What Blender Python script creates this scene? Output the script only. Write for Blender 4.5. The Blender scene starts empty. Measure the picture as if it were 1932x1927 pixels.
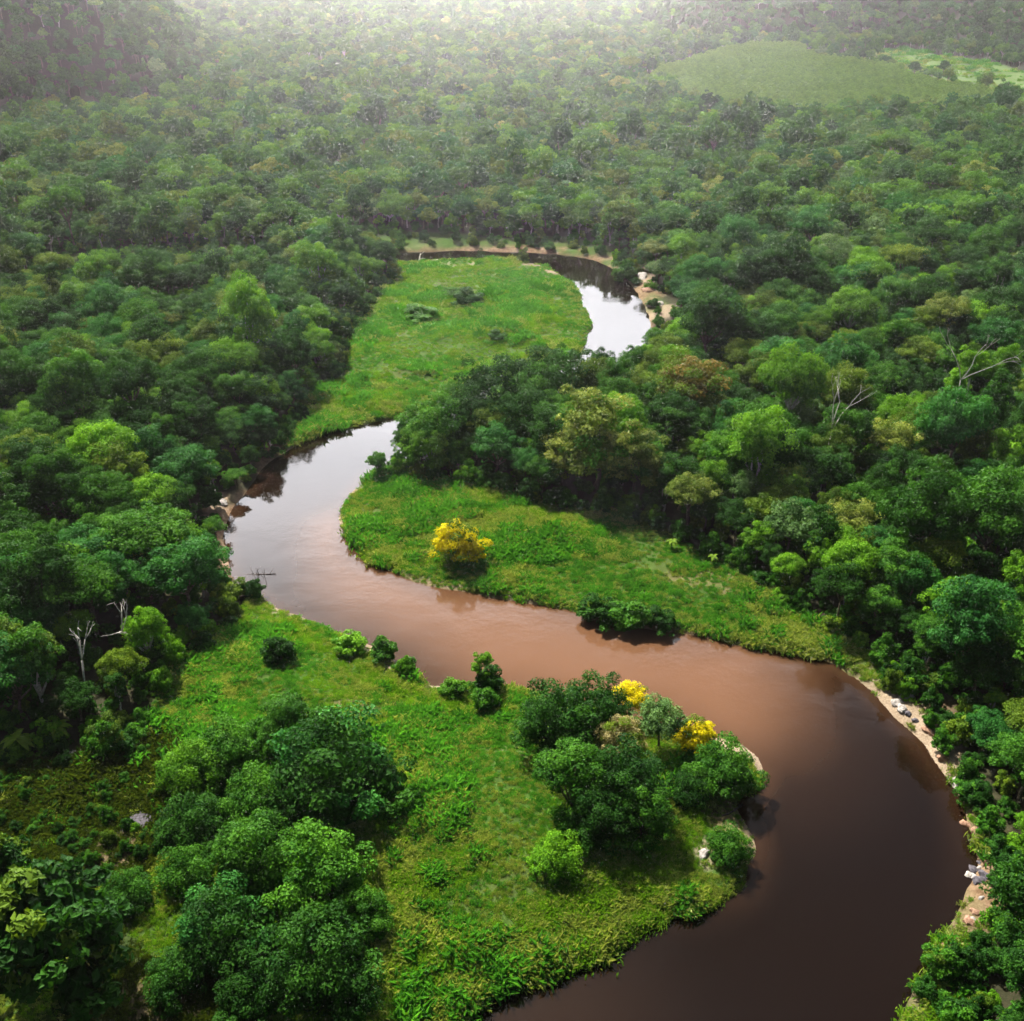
import bpy, math, random
import numpy as np
from mathutils import Vector, Matrix

rad = math.radians
scene = bpy.context.scene
COL = scene.collection
rng = np.random.default_rng(7)

# ------------------------------------------------------------------ camera
W, HH = 1932.0, 1927.0            # the photograph's layout units
F = 1932.0
CAM_H = 95.0
PITCH = rad(29.3)
cp, sp = math.cos(PITCH), math.sin(PITCH)

def at(u, v, z=0.0):
    """the point of height z seen at layout position (u, v)"""
    x = (u - W/2)/F
    y = -(v - HH/2)/F
    d = np.array([x, cp + y*sp, -sp + y*cp])
    t = (z - CAM_H)/d[2]
    return np.array([d[0]*t, d[1]*t, z])

def project(p):
    p = np.asarray(p, float)
    x = p[..., 0]; y = p[..., 1]; z = p[..., 2] - CAM_H
    dep = y*cp - z*sp
    up = y*sp + z*cp
    return W/2 + F*x/dep, HH/2 - F*up/dep, dep

cam_d = bpy.data.cameras.new('camera')
cam = bpy.data.objects.new('camera', cam_d)
COL.objects.link(cam)
cam.location = (0, 0, CAM_H)
cam.rotation_euler = (math.pi/2 - PITCH, 0, 0)
cam_d.sensor_width = 36.0
cam_d.lens = 36.0*F/W
cam_d.clip_start = 0.5
cam_d.clip_end = 12000
scene.camera = cam

# ------------------------------------------------------------------ noise
def _hash(ix, iy, seed):
    h = (ix.astype(np.int64)*374761393 + iy.astype(np.int64)*668265263 + seed*1442695041) & 0xffffffff
    h = ((h ^ (h >> 13))*1274126177) & 0xffffffff
    h = h ^ (h >> 16)
    return (h & 0xffffff)/float(0xffffff)

def vnoise(x, y, s, seed=0):
    x = np.asarray(x, float)/s; y = np.asarray(y, float)/s
    ix = np.floor(x); iy = np.floor(y)
    fx = x-ix; fy = y-iy
    fx = fx*fx*(3-2*fx); fy = fy*fy*(3-2*fy)
    a = _hash(ix, iy, seed); b = _hash(ix+1, iy, seed)
    c = _hash(ix, iy+1, seed); d = _hash(ix+1, iy+1, seed)
    return (a*(1-fx)+b*fx)*(1-fy) + (c*(1-fx)+d*fx)*fy

def fbm(x, y, s, o=4, seed=0):
    r = 0; a = 0.5; t = 0
    for k in range(o):
        r = r + a*vnoise(x, y, s, seed+k*17); t += a
        a *= 0.5; s *= 0.5
    return r/t

def sstep(a, b, x):
    t = np.clip((x-a)/(b-a), 0, 1)
    return t*t*(3-2*t)

# ------------------------------------------------------------------ plan
def plan(pts, z=0.0):
    return np.array([at(u, v, z)[:2] for u, v in pts])

def smooth(poly, n=5, closed=True):
    P = np.asarray(poly, float); N = len(P); out = []
    for i in range(N if closed else N-1):
        p0 = P[(i-1) % N] if closed or i > 0 else P[i]
        p1 = P[i]; p2 = P[(i+1) % N]
        p3 = P[(i+2) % N] if closed or i+2 < N else P[min(i+1, N-1)]
        for k in range(n):
            t = k/n
            out.append(0.5*((2*p1)+(-p0+p2)*t+(2*p0-5*p1+4*p2-p3)*t*t+(-p0+3*p1-3*p2+p3)*t**3))
    if not closed: out.append(P[-1])
    return np.array(out)

def inside(x, y, poly):
    x = np.asarray(x, float); y = np.asarray(y, float)
    r = np.zeros(x.shape, bool)
    n = len(poly)
    j = n-1
    for i in range(n):
        xi, yi = poly[i]; xj, yj = poly[j]
        if yi != yj:
            c = ((yi > y) != (yj > y)) & (x < (xj-xi)*(y-yi)/(yj-yi)+xi)
            r ^= c
        j = i
    return r

def dist(x, y, poly, closed=True):
    x = np.asarray(x, float); y = np.asarray(y, float)
    best = np.full(x.shape, 1e12)
    n = len(poly)
    for i in range(n if closed else n-1):
        ax, ay = poly[i]; bx, by = poly[(i+1) % n]
        dx, dy = bx-ax, by-ay
        L = dx*dx+dy*dy+1e-12
        t = np.clip(((x-ax)*dx+(y-ay)*dy)/L, 0, 1)
        best = np.minimum(best, (x-ax-t*dx)**2+(y-ay-t*dy)**2)
    return np.sqrt(best)

def sdist(x, y, poly):
    """positive inside"""
    d = dist(x, y, poly)
    return np.where(inside(x, y, poly), d, -d)

# river outline, first up the outer bank, then back down the inner one
BANK_A = [(1560, 2350), (1640, 2080), (1680, 1940), (1705, 1860), (1745, 1795), (1795, 1735), (1818, 1680), (1822, 1610), (1812, 1540),
          (1788, 1475), (1748, 1420), (1700, 1368), (1645, 1312), (1595, 1272), (1530, 1245), (1420, 1226), (1330, 1206),
          (1270, 1195), (1180, 1182), (1080, 1155), (980, 1138), (900, 1126), (800, 1106), (720, 1080), (678, 1050),
          (648, 1015), (636, 985), (650, 950), (675, 915), (715, 885), (800, 850), (950, 800), (1100, 755), (1190, 705),
          (1222, 650), (1222, 600), (1203, 558), (1180, 530), (1140, 499), (1080, 485), (1020, 479), (900, 474), (800, 476),
          (740, 480), (640, 484), (560, 496), (500, 508), (300, 524), (0, 544), (-500, 580)]
BANK_B = [(-500, 592), (0, 554), (300, 532), (500, 517), (570, 504), (640, 495), (750, 496), (830, 490), (900, 488), (980, 493), (1030, 505),
          (1070, 527), (1092, 556), (1113, 590), (1116, 625), (1092, 672), (1000, 704), (900, 735), (850, 760), (790, 783),
          (690, 802), (610, 822), (560, 846), (505, 885), (465, 930), (440, 970), (425, 1015), (432, 1060), (455, 1100),
          (510, 1132), (560, 1160), (630, 1182), (690, 1212), (740, 1237), (790, 1262), (820, 1288), (900, 1284), (970, 1294),
          (1080, 1312), (1200, 1345), (1300, 1378), (1360, 1388), (1405, 1405), (1442, 1440), (1440, 1480), (1405, 1525),
          (1420, 1560), (1428, 1600), (1415, 1650), (1400, 1690), (1350, 1715), (1280, 1746), (1200, 1786), (1130, 1820), (1050, 1843),
          (960, 1880), (880, 1930), (780, 2080), (640, 2350)]
RIVER = np.concatenate([smooth(plan(BANK_A), 4, False), smooth(plan(BANK_B), 4, False)])

MEADOW_FAR = smooth(plan([(745, 500), (850, 490), (980, 495), (1060, 520), (1100, 570), (1120, 620), (1092, 672), (1000, 704), (900, 735),
              (790, 785), (690, 803), (560, 846), (520, 870), (560, 800), (590, 745), (640, 715), (650, 660), (680, 610), (725, 560), (745, 525)]), 3)
MEADOW_MID = smooth(plan([(690, 905), (650, 950), (632, 990), (690, 1065), (800, 1110), (1000, 1145), (1270, 1200), (1420, 1230), (1560, 1262),
              (1640, 1300), (1690, 1300), (1640, 1235), (1560, 1195), (1480, 1150), (1400, 1090), (1300, 1040), (1240, 1005), (1150, 975), (1050, 962),
              (950, 935), (870, 925), (800, 910), (740, 895)]), 3)
MEADOW_NEAR = smooth(plan([(455, 1100), (560, 1165), (690, 1215), (800, 1290), (970, 1300), (1300, 1385), (1445, 1440), (1430, 1520), (1425, 1650),
               (1280, 1750), (1050, 1850), (880, 1940), (640, 2350), (-400, 2350), (-500, 1450), (0, 1450), (150, 1462), (255, 1420), (300, 1340), (360, 1260),
               (430, 1190), (470, 1130)]), 3)
BANK_STRIP = smooth(plan([(1560, 1240), (1650, 1270), (1720, 1330), (1790, 1400), (1800, 1440), (1815, 1480), (1880, 1600), (1895, 1690), (1885, 1760),
              (1840, 1850), (1820, 1940), (1700, 2350), (1500, 2350), (1680, 1900), (1790, 1700), (1790, 1500), (1600, 1280)]), 3)
ROUGH = smooth(plan([(-300, 1440), (0, 1452), (150, 1462), (255, 1425), (330, 1440), (330, 1540), (300, 1640), (220, 1700), (0, 1640), (-300, 1640)]), 3)
ROUGH_LOW = smooth(plan([(180, 1780), (330, 1850), (450, 1900), (500, 2000), (480, 2300), (100, 2300)]), 3)
STRIP_LEFT = plan([(80, 492), (300, 480), (520, 478), (520, 545), (300, 562), (80, 572)])
STRIP_FAR = plan([(600, 456), (700, 444), (840, 450), (900, 454), (1040, 456), (1130, 468), (1200, 500), (1260, 590), (1215, 610), (1180, 530), (1080, 485), (900, 474), (640, 482)])
PLANTATION = plan([(1200, 165), (1300, 122), (1430, 92), (1520, 100), (1530, 120), (1680, 138), (1720, 158), (1890, 195), (1890, 216), (1720, 232), (1480, 236), (1330, 222)])
FIELD = plan([(1540, 114), (1620, 104), (1700, 96), (1760, 108), (1830, 116), (1932, 138), (2100, 170), (2100, 240), (1932, 204), (1860, 180), (1720, 152), (1690, 132)])
ROAD = smooth(plan([(1180, 128), (1240, 162), (1330, 200), (1350, 206), (1335, 205), (1225, 166), (1170, 134)]), 2)

HILL_L = np.array([(-3000, -200), (-700, 0), (-500, 200), (-350, 450), (-280, 570), (-205, 668), (-215, 800), (-250, 950), (-400, 1250), (-640, 2000), (-900, 5000), (-3000, 5000)])
HILL_R = np.concatenate([np.array([(3000, 100), (1000, 620), (640, 790)]), plan([(1932, 128), (1800, 104), (1700, 88), (1540, 96), (1380, 84), (1220, 75)]), np.array([(175, 1400), (330, 1950), (500, 5000), (3000, 5000)])])

def terrain(x, y, d_river=None):
    """ground height; d_river is the signed distance to the river, positive in the water"""
    if d_river is None: d_river = sdist(x, y, RIVER)
    d = d_river + (fbm(x, y, 7, 3, 3)-0.5)*2.4*sstep(0, 2, 9-np.abs(d_river))
    out = np.maximum(-d, 0)
    z = 0.9*sstep(0, 2.2, out) + 1.2*sstep(1, 22, out)
    z = z - 0.15 - np.where(d > 0, np.minimum(2.2, 0.45*d), 0)
    n = (fbm(x, y, 30, 3, 11)-0.5)
    z = z + np.where(d < 0, n*2.0*sstep(0, 20, out) + (fbm(x, y, 3.0, 2, 5)-0.5)*0.5*sstep(0, 3, out) + (fbm(x, y, 9.0, 2, 7)-0.5)*1.5*sstep(2, 9, out), 0)
    sl = np.maximum(sdist(x, y, HILL_L), 0); sr = np.maximum(sdist(x, y, HILL_R), 0)
    big = fbm(x, y, 260, 3, 21)
    sl = sl*(0.75+0.5*big); sr = sr*(0.7+0.6*big)
    far = np.maximum(y-1700+(big-0.5)*300, 0)
    hl = 300*(1-np.exp(-(sl*sl/(sl+5))*1.25/300)); hr = 270*(1-np.exp(-(sr*sr/(sr+8))*1.1/270))
    hf = 290*(1-np.exp(-(far*far/(far+120))*0.42/290))
    z = z + np.maximum(np.maximum(hl, hr), hf)*(.9+.2*fbm(x, y, 70, 2, 23))
    return z

# ------------------------------------------------------------------ materials
class NT:
    def __init__(self, name):
        self.m = bpy.data.materials.new(name); self.m.use_nodes = True
        self.t = self.m.node_tree; self.t.nodes.clear()
        self.out = self.n('ShaderNodeOutputMaterial')
    def n(self, kind, **kw):
        o = self.t.nodes.new(kind)
        for k, v in kw.items(): setattr(o, k, v)
        return o
    def l(self, a, b): self.t.links.new(a, b)
    def val(self, sock, v):
        if hasattr(v, 'is_output'): self.l(v, sock)
        elif isinstance(v, (tuple, list)) and len(v) == 3 and sock.type == 'RGBA': sock.default_value = (*v, 1)
        else: sock.default_value = v
    def mix(self, f, a, b, mode='MIX'):
        o = self.n('ShaderNodeMix', data_type='RGBA', blend_type=mode)
        self.val(o.inputs[0], f); self.val(o.inputs[6], a); self.val(o.inputs[7], b)
        return o.outputs[2]
    def math(self, op, a, b=0.0):
        o = self.n('ShaderNodeMath', operation=op)
        self.val(o.inputs[0], a); self.val(o.inputs[1], b)
        return o.outputs[0]
    def noise(self, scale, detail=3, coord=None, rough=0.55):
        o = self.n('ShaderNodeTexNoise'); o.inputs['Scale'].default_value = scale
        o.inputs['Detail'].default_value = detail; o.inputs['Roughness'].default_value = rough
        if coord is not None: self.l(coord, o.inputs['Vector'])
        return o.outputs['Fac']
    def ramp(self, f, lo, hi):
        o = self.n('ShaderNodeMapRange'); self.val(o.inputs[0], f)
        o.inputs[1].default_value = lo; o.inputs[2].default_value = hi
        return o.outputs[0]
    def attr(self, name):
        return self.n('ShaderNodeAttribute', attribute_name=name).outputs['Fac']
    def principled(self, col, rough=0.6, spec=0.3, normal=None):
        p = self.n('ShaderNodeBsdfPrincipled')
        self.val(p.inputs['Base Color'], col); self.val(p.inputs['Roughness'], rough)
        self.val(p.inputs['Specular IOR Level'], spec)
        if normal is not None: self.l(normal, p.inputs['Normal'])
        return p.outputs[0]
    def done(self, sh):
        self.l(sh, self.out.inputs['Surface']); return self.m

def leaf_mat(name, c, c2, trans=0.22, var=0.35, spec=0.07):
    """leaves: c to c2 from leaf cluster to leaf cluster, a little different on every tree"""
    k = NT(name)
    info = k.n('ShaderNodeObjectInfo').outputs['Random']
    t = k.attr('tint')
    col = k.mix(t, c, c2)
    col = k.mix(1.0, col, k.mix(info, (1-var, 1-var*0.85, 1-var), (1+var, 1+var*0.7, 1+var*0.2)), 'MULTIPLY')
    p = k.principled(col, 0.6, spec)
    tr = k.n('ShaderNodeBsdfTranslucent')
    k.l(k.mix(1.0, col, (1.5, 1.45, 0.5), 'MULTIPLY'), tr.inputs['Color'])
    mx = k.n('ShaderNodeMixShader'); mx.inputs[0].default_value = trans
    k.l(p, mx.inputs[1]); k.l(tr.outputs[0], mx.inputs[2])
    return k.done(mx.outputs[0])

M = {}
TONES = {
    'dark':   ((0.009, 0.048, 0.006), (0.036, 0.125, 0.010)),
    'mid':    ((0.018, 0.086, 0.008), (0.072, 0.215, 0.014)),
    'bright': ((0.045, 0.155, 0.007), (0.140, 0.330, 0.014)),
    'olive':  ((0.045, 0.105, 0.009), (0.150, 0.245, 0.018)),
    'blue':   ((0.013, 0.084, 0.015), (0.048, 0.195, 0.030)),
    'grey':   ((0.055, 0.135, 0.040), (0.160, 0.290, 0.090)),
    'straw':  ((0.070, 0.135, 0.016), (0.300, 0.360, 0.080)),
    'beige':  ((0.150, 0.155, 0.055), (0.480, 0.410, 0.200)),
    'rust':   ((0.085, 0.095, 0.016), (0.250, 0.180, 0.050)),
    'yellow': ((0.460, 0.390, 0.003), (0.800, 0.700, 0.006)),
}
for k_, (a_, b_) in TONES.items():
    M[k_] = leaf_mat(k_+'_foliage', a_, b_, var=0.06 if k_ in ('yellow', 'beige') else 0.3)
M['grass'] = leaf_mat('grass_blades', (0.070, 0.195, 0.018), (0.200, 0.390, 0.042), 0.35, 0.3)
M['grass2'] = leaf_mat('grass_blades_lush', (0.030, 0.160, 0.022), (0.100, 0.310, 0.055), 0.35, 0.3)
M['weeds'] = leaf_mat('weed_blades', (0.022, 0.055, 0.010), (0.085, 0.115, 0.022), 0.3, 0.4)
M['straw_grass'] = leaf_mat('straw_blades', (0.170, 0.270, 0.055), (0.420, 0.480, 0.190), 0.25, 0.15)
M['field'] = leaf_mat('crop_blades', (0.130, 0.250, 0.045), (0.230, 0.360, 0.090), 0.35, 0.15)
M['plantation'] = leaf_mat('plantation_foliage', (0.090, 0.200, 0.030), (0.170, 0.310, 0.050), 0.35, 0.15)

def bark(name, c, c2):
    k = NT(name)
    co = k.n('ShaderNodeTexCoord').outputs['Object']
    f = k.noise(3.0, 4, co)
    return k.done(k.principled(k.mix(k.ramp(f, 0.35, 0.65), c, c2), 0.85, 0.15))
M['bark'] = bark('brown_bark', (0.06, 0.045, 0.03), (0.17, 0.14, 0.10))
M['pale_bark'] = bark('pale_bark', (0.27, 0.25, 0.22), (0.52, 0.50, 0.46))
M['dead_wood'] = bark('dead_wood', (0.035, 0.03, 0.027), (0.12, 0.10, 0.09))
M['rock'] = bark('pale_rock', (0.20, 0.18, 0.165), (0.44, 0.41, 0.38))
M['grey_rock'] = bark('grey_rock', (0.045, 0.042, 0.05), (0.115, 0.105, 0.12))
M['clay'] = bark('clay_block', (0.16, 0.085, 0.055), (0.34, 0.21, 0.14))

def ground_mat():
    k = NT('ground_soil')
    co = k.n('ShaderNodeTexCoord').outputs['Object']
    n1 = k.noise(0.9, 5, co, 0.7); n2 = k.noise(0.06, 4, co); n3 = k.noise(4.0, 3, co)
    floor = k.mix(k.ramp(n1, 0.3, 0.7), (0.018, 0.022, 0.010), (0.045, 0.040, 0.022))
    turf = k.mix(k.ramp(n1, 0.3, 0.7), (0.024, 0.060, 0.008), (0.055, 0.110, 0.015))
    turf = k.mix(k.ramp(n2, 0.45, 0.75), turf, (0.075, 0.095, 0.026))
    sand = k.mix(k.ramp(n3, 0.3, 0.7), (0.190, 0.138, 0.092), (0.360, 0.285, 0.205))
    clay = k.mix(k.ramp(n1, 0.35, 0.65), (0.100, 0.056, 0.030), (0.270, 0.180, 0.115))
    field = k.mix(k.ramp(n2, 0.3, 0.7), (0.055, 0.110, 0.022), (0.110, 0.165, 0.042))
    c = k.mix(k.attr('turf'), floor, turf)
    c = k.mix(k.attr('field'), c, field)
    c = k.mix(k.attr('clay'), c, clay)
    c = k.mix(k.attr('sand'), c, sand)
    bed = k.mix(n1, (0.07, 0.035, 0.015), (0.16, 0.09, 0.05))
    c = k.mix(k.attr('bed'), c, bed)
    b = k.n('ShaderNodeBump'); b.inputs['Strength'].default_value = 0.7; b.inputs['Distance'].default_value = 0.25
    k.l(n1, b.inputs['Height'])
    return k.done(k.principled(c, 0.95, 0.1, b.outputs[0]))
M['ground'] = ground_mat()

def water_mat():
    k = NT('river_water')
    co = k.n('ShaderNodeTexCoord').outputs['Object']
    sh = k.attr('shallow')
    deep = (0.0050, 0.0024, 0.0012); mud = (0.135, 0.066, 0.034)
    c = k.mix(sh, deep, mud)
    n1 = k.noise(0.35, 3, co); n2 = k.noise(1.6, 2, co)
    wind = k.ramp(k.noise(0.035, 3, co), 0.42, 0.62)
    h = k.math('MULTIPLY', k.math('ADD', n1, k.math('MULTIPLY', n2, 0.35)), k.math('ADD', k.math('MULTIPLY', wind, 1.6), 0.35))
    b = k.n('ShaderNodeBump'); b.inputs['Strength'].default_value = 0.045; b.inputs['Distance'].default_value = 0.5
    k.l(h, b.inputs['Height'])
    p = k.n('ShaderNodeBsdfPrincipled')
    k.l(c, p.inputs['Base Color']); k.l(k.math('ADD', k.math('MULTIPLY', wind, 0.05), 0.02), p.inputs['Roughness'])
    p.inputs['IOR'].default_value = 1.34
    k.l(b.outputs[0], p.inputs['Normal'])
    return k.done(p.outputs[0])
M['water'] = water_mat()

# ------------------------------------------------------------------ mesh helpers
def mesh_from(name, verts, faces_idx, sizes, mats, attrs=None, smooth_=False, mat_idx=None):
    """faces_idx: flat loop list; sizes: vertices per face"""
    me = bpy.data.meshes.new(name)
    verts = np.asarray(verts, np.float32); faces_idx = np.asarray(faces_idx, np.int32); sizes = np.asarray(sizes, np.int32)
    me.vertices.add(len(verts)); me.vertices.foreach_set('co', verts.ravel())
    me.loops.add(len(faces_idx)); me.loops.foreach_set('vertex_index', faces_idx)
    me.polygons.add(len(sizes))
    st = np.concatenate([[0], np.cumsum(sizes)[:-1]]).astype(np.int32)
    me.polygons.foreach_set('loop_start', st); me.polygons.foreach_set('loop_total', sizes)
    me.polygons.foreach_set('use_smooth', np.full(len(sizes), smooth_))
    for m in mats: me.materials.append(m)
    if mat_idx is not None: me.polygons.foreach_set('material_index', np.asarray(mat_idx, np.int32))
    for n, a in (attrs or {}).items():
        at_ = me.attributes.new(n, 'FLOAT', 'POINT'); at_.data.foreach_set('value', np.asarray(a, np.float32))
    me.update(calc_edges=True)
    return me

def link(name, me, parent=None, loc=(0, 0, 0), rot=(0, 0, 0), scl=(1, 1, 1)):
    o = bpy.data.objects.new(name, me); COL.objects.link(o)
    o.location = loc; o.rotation_euler = rot; o.scale = scl
    if parent: o.parent = parent
    return o

def empty(name, loc=(0, 0, 0), rz=0.0, s=(1, 1, 1)):
    o = bpy.data.objects.new(name, None); COL.objects.link(o)
    o.empty_display_size = 0.5
    o.location = loc; o.rotation_euler = (0, 0, rz); o.scale = s
    return o

def tag(o, label=None, cat=None, group=None, kind=None):
    if label: o['label'] = label
    if cat: o['category'] = cat
    if group: o['group'] = group
    if kind: o['kind'] = kind
    return o

def leaves(P, Nn, L, Wd, tint, r, droop=0.2):
    """diamond leaf blades at P, facing Nn; returns vertices, loops, sizes, tint"""
    n = len(P)
    Nn = Nn/np.linalg.norm(Nn, axis=1, keepdims=True)
    q = r.normal(size=(n, 3)); q[:, 2] -= droop
    T = q - (q*Nn).sum(1, keepdims=True)*Nn
    T /= np.linalg.norm(T, axis=1, keepdims=True)+1e-9
    B = np.cross(Nn, T)
    L = np.broadcast_to(L, (n,))[:, None]; Wd = np.broadcast_to(Wd, (n,))[:, None]
    v = np.empty((n, 4, 3))
    v[:, 0] = P - T*L*0.5
    v[:, 1] = P + B*Wd*0.5 + Nn*L*0.07
    v[:, 2] = P + T*L*0.5 - Nn*L*0.10
    v[:, 3] = P - B*Wd*0.5 + Nn*L*0.07
    return v.reshape(-1, 3), np.repeat(tint, 4)

def unit(r, n):
    v = r.normal(size=(n, 3)); return v/np.linalg.norm(v, axis=1, keepdims=True)

def crown_mesh(name, mats, seed, R=5.0, Hc=4.0, base=6.5, lobes=6, clumps=9, per=150, leaf=0.42, kind='dome', second=0.0, topw=0.3):
    """a crown of rounded lobes, each a heap of leaf clumps; the second material only sits in some clumps"""
    r = np.random.default_rng(seed)
    PP = []; NN = []; TT = []; MM = []; LL = []
    centres = []
    for i in range(lobes):
        if i == 0: c = np.array([0, 0, Hc*0.42]); lr = R*0.62
        else:
            a = 2*math.pi*(i/(lobes-1)+r.uniform(-.08, .08)); q = R*r.uniform(.42, .66)
            zz = {'dome': r.uniform(-.12, .28), 'tall': r.uniform(-.55, .45), 'flat': r.uniform(.12, .28), 'mound': r.uniform(-.35, .15)}[kind]
            c = np.array([math.cos(a)*q, math.sin(a)*q, Hc*zz]); lr = R*r.uniform(.36, .52)
        centres.append((c, lr))
    flat = {'dome': .80, 'tall': .95, 'flat': .5, 'mound': .9}[kind]
    for c, lr in centres:
        lobe_t = r.uniform(-.15, .15)
        n = max(4, int(clumps*(lr/(R*.5))**1.6))
        d = unit(r, n*4)
        d = d[d[:, 2] > (-.55 if kind in ('tall', 'mound') else -.35)]
        # spread out
        keep = [d[0]]
        for q in d[1:]:
            if len(keep) >= n: break
            if min(np.linalg.norm(q-k) for k in keep) > 1.5/math.sqrt(n): keep.append(q)
        for q in keep:
            cc = c + q*lr*np.array([1, 1, flat])*r.uniform(.80, 1.26)
            rc = lr*r.uniform(.28, .52)
            m = int(per*(rc/(R*.2))**1.5*r.uniform(.7, 1.2))
            u = unit(r, m)
            sel = (u@q > -.5) & (u[:, 2] > -.30); u = u[sel]; m = len(u)
            pos = cc + u*rc*r.uniform(.62, 1.15, size=(m, 1))*np.array([1, 1, .72])
            nn = u*0.75 + np.array([0, 0, .45]) + r.normal(size=(m, 3))*.42
            ct = np.clip(.42+lobe_t+r.normal()*.22, 0, 1)
            tt = np.clip(ct + r.normal(size=m)*.16 + (u[:, 2]*topw*.4), 0, 1)  # clump tops tinted lighter, a highlight painted into the leaves
            PP.append(pos); NN.append(nn); TT.append(tt); LL.append(leaf*r.uniform(.65, 1.35, size=m))
            MM.append(np.full(m, 1 if (second and r.random() < second and q[2] > -.05) else 0))
        # inner foliage, tinted darker to paint shade into the gaps
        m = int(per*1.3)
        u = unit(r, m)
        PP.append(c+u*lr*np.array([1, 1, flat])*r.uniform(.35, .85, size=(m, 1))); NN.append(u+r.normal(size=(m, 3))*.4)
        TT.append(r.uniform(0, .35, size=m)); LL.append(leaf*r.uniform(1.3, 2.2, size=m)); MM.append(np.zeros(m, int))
    P = np.concatenate(PP); Nn = np.concatenate(NN); T = np.concatenate(TT); L = np.concatenate(LL); Mi = np.concatenate(MM)
    P[:, 2] += base
    P[:, 2] = np.maximum(P[:, 2], .15)
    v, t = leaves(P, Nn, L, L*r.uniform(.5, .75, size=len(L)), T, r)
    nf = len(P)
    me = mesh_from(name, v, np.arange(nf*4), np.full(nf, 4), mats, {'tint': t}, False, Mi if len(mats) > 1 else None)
    return me, [(c+np.array([0, 0, base]), lr) for c, lr in centres]

def tubes(name, paths, mat, n=6):
    """paths: list of (points, radii)"""
    V = []; Fc = []; S = []
    off = 0
    for pts, rs in paths:
        pts = np.asarray(pts, float)
        k = len(pts)
        for i in range(k):
            t = pts[min(i+1, k-1)]-pts[max(i-1, 0)]; t = t/(np.linalg.norm(t)+1e-9)
            a = np.cross(t, [0.31, 0.9, 0.2]); a /= np.linalg.norm(a)+1e-9; b = np.cross(t, a)
            for j in range(n):
                an = 2*math.pi*j/n
                V.append(pts[i]+(a*math.cos(an)+b*math.sin(an))*rs[i])
        for i in range(k-1):
            for j in range(n):
                Fc += [off+i*n+j, off+i*n+(j+1) % n, off+(i+1)*n+(j+1) % n, off+(i+1)*n+j]; S.append(4)
        Fc += [off+(k-1)*n+j for j in range(n)]; S.append(n)
        Fc += [off+j for j in reversed(range(n))]; S.append(n)
        off += k*n
    return mesh_from(name, V, Fc, S, [mat], None, True)

def trunk_mesh(name, lobes, seed, r0=.28, mat='bark', lean=.5):
    r = np.random.default_rng(seed)
    fork = min(c[2] for c, _ in lobes)*.62
    tip = np.array([r.normal()*lean*.4, r.normal()*lean*.4, fork])
    mid = tip*np.array([.4, .4, .5])+np.array([r.normal()*.15, r.normal()*.15, 0])
    paths = [([(0, 0, -.8), (0, 0, .25), mid, tip], [r0*1.5, r0*1.15, r0*.9, r0*.75])]
    for c, lr in lobes:
        e = c+np.array([0, 0, lr*.25]); m = (tip+e)/2+np.array([r.normal()*.25, r.normal()*.25, -.3])
        paths.append(([tip, m, e], [r0*.6, r0*.38, r0*.12]))
    return tubes(name, paths, M[mat])

# ------------------------------------------------------------------ ground and water
ys = [-260, -180, -110, -60, -20, 10]
y = 34.0
while y < 5200:
    ys.append(y); y += .28+.0058*y if y < 1100 else .012*y
ys = np.array(ys); NX = 620
s = np.linspace(-1, 1, NX)
half = 75+.74*np.maximum(ys, 0)
X = (s[None, :]*half[:, None]); Y = np.broadcast_to(ys[:, None], X.shape)
DR = sdist(X, Y, RIVER)
Z = terrain(X, Y, DR)
out = -DR
wob = fbm(X, Y, 9, 4, 31)
wob2 = fbm(X, Y, 3, 3, 37)
meadow = np.maximum.reduce([sstep(-2, 2, sdist(X, Y, p)+(wob-.5)*5) for p in (MEADOW_FAR, MEADOW_MID, MEADOW_NEAR, STRIP_LEFT, STRIP_FAR)])
rough = np.maximum(sstep(-4, 3, sdist(X, Y, ROUGH)+(wob-.5)*8), sstep(-4, 3, sdist(X, Y, ROUGH_LOW)+(wob-.5)*8))
meadow = meadow*(1-.75*rough)
fieldm = sstep(-6, 6, sdist(X, Y, FIELD)+(fbm(X, Y, 30, 3, 41)-.5)*26)*sstep(.30, .5, fbm(X, Y, 40, 3, 43)+.12)
strip = sstep(-2, 2, sdist(X, Y, BANK_STRIP)+(wob-.5)*6)
def spots(lst, base_noise=.35):
    """patches of bare ground: (u, v, half width in metres, half depth in metres, strength)"""
    r = np.zeros(X.shape)
    for u, v, a, b, st in lst:
        p = at(u, v, 1.0)
        q = np.sqrt(((X-p[0])/a)**2+((Y-p[1])/b)**2)+(wob2-.5)*1.3
        r = np.maximum(r, st*(1-sstep(.55, 1.1, q)))
    return r
sand = spots([(635, 1000, 2.6, 8, .9), (1400, 1412, 3.2, 1.8, 1), (1435, 1436, 1.6, 2.2, 1), (822, 1284, 3, 2.0, .8), (760, 1246, 4, 2.0, .7), (700, 1216, 3, 1.8, .55),
              (1752, 1388, 5, 5, .95), (1690, 1322, 4.5, 4.5, .85), (1640, 1283, 3, 3, .7), (1803, 1475, 2.6, 4, .8), (1720, 1350, 4, 4, .7), (1840, 1590, 2.2, 4, .6), (1760, 1850, 3, 3, .5), (850, 502, 24, 5, .55), (800, 515, 12, 4, .45),
              (1000, 497, 14, 2.5, .9), (1050, 510, 6, 4, .9), (1210, 520, 6, 10, .75), (1240, 585, 6, 9, .8), (415, 948, 2.2, 4, .8), (700, 742, 9, 3, .4), (650, 760, 6, 3, .35),
              (935, 565, 16, 5, .3), (450, 1108, 2, 3, .5), (530, 1150, 3, 2, .5), (700, 1005, 1.5, 3, .4), (1330, 1610, 1.2, 3, .6)])
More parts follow.
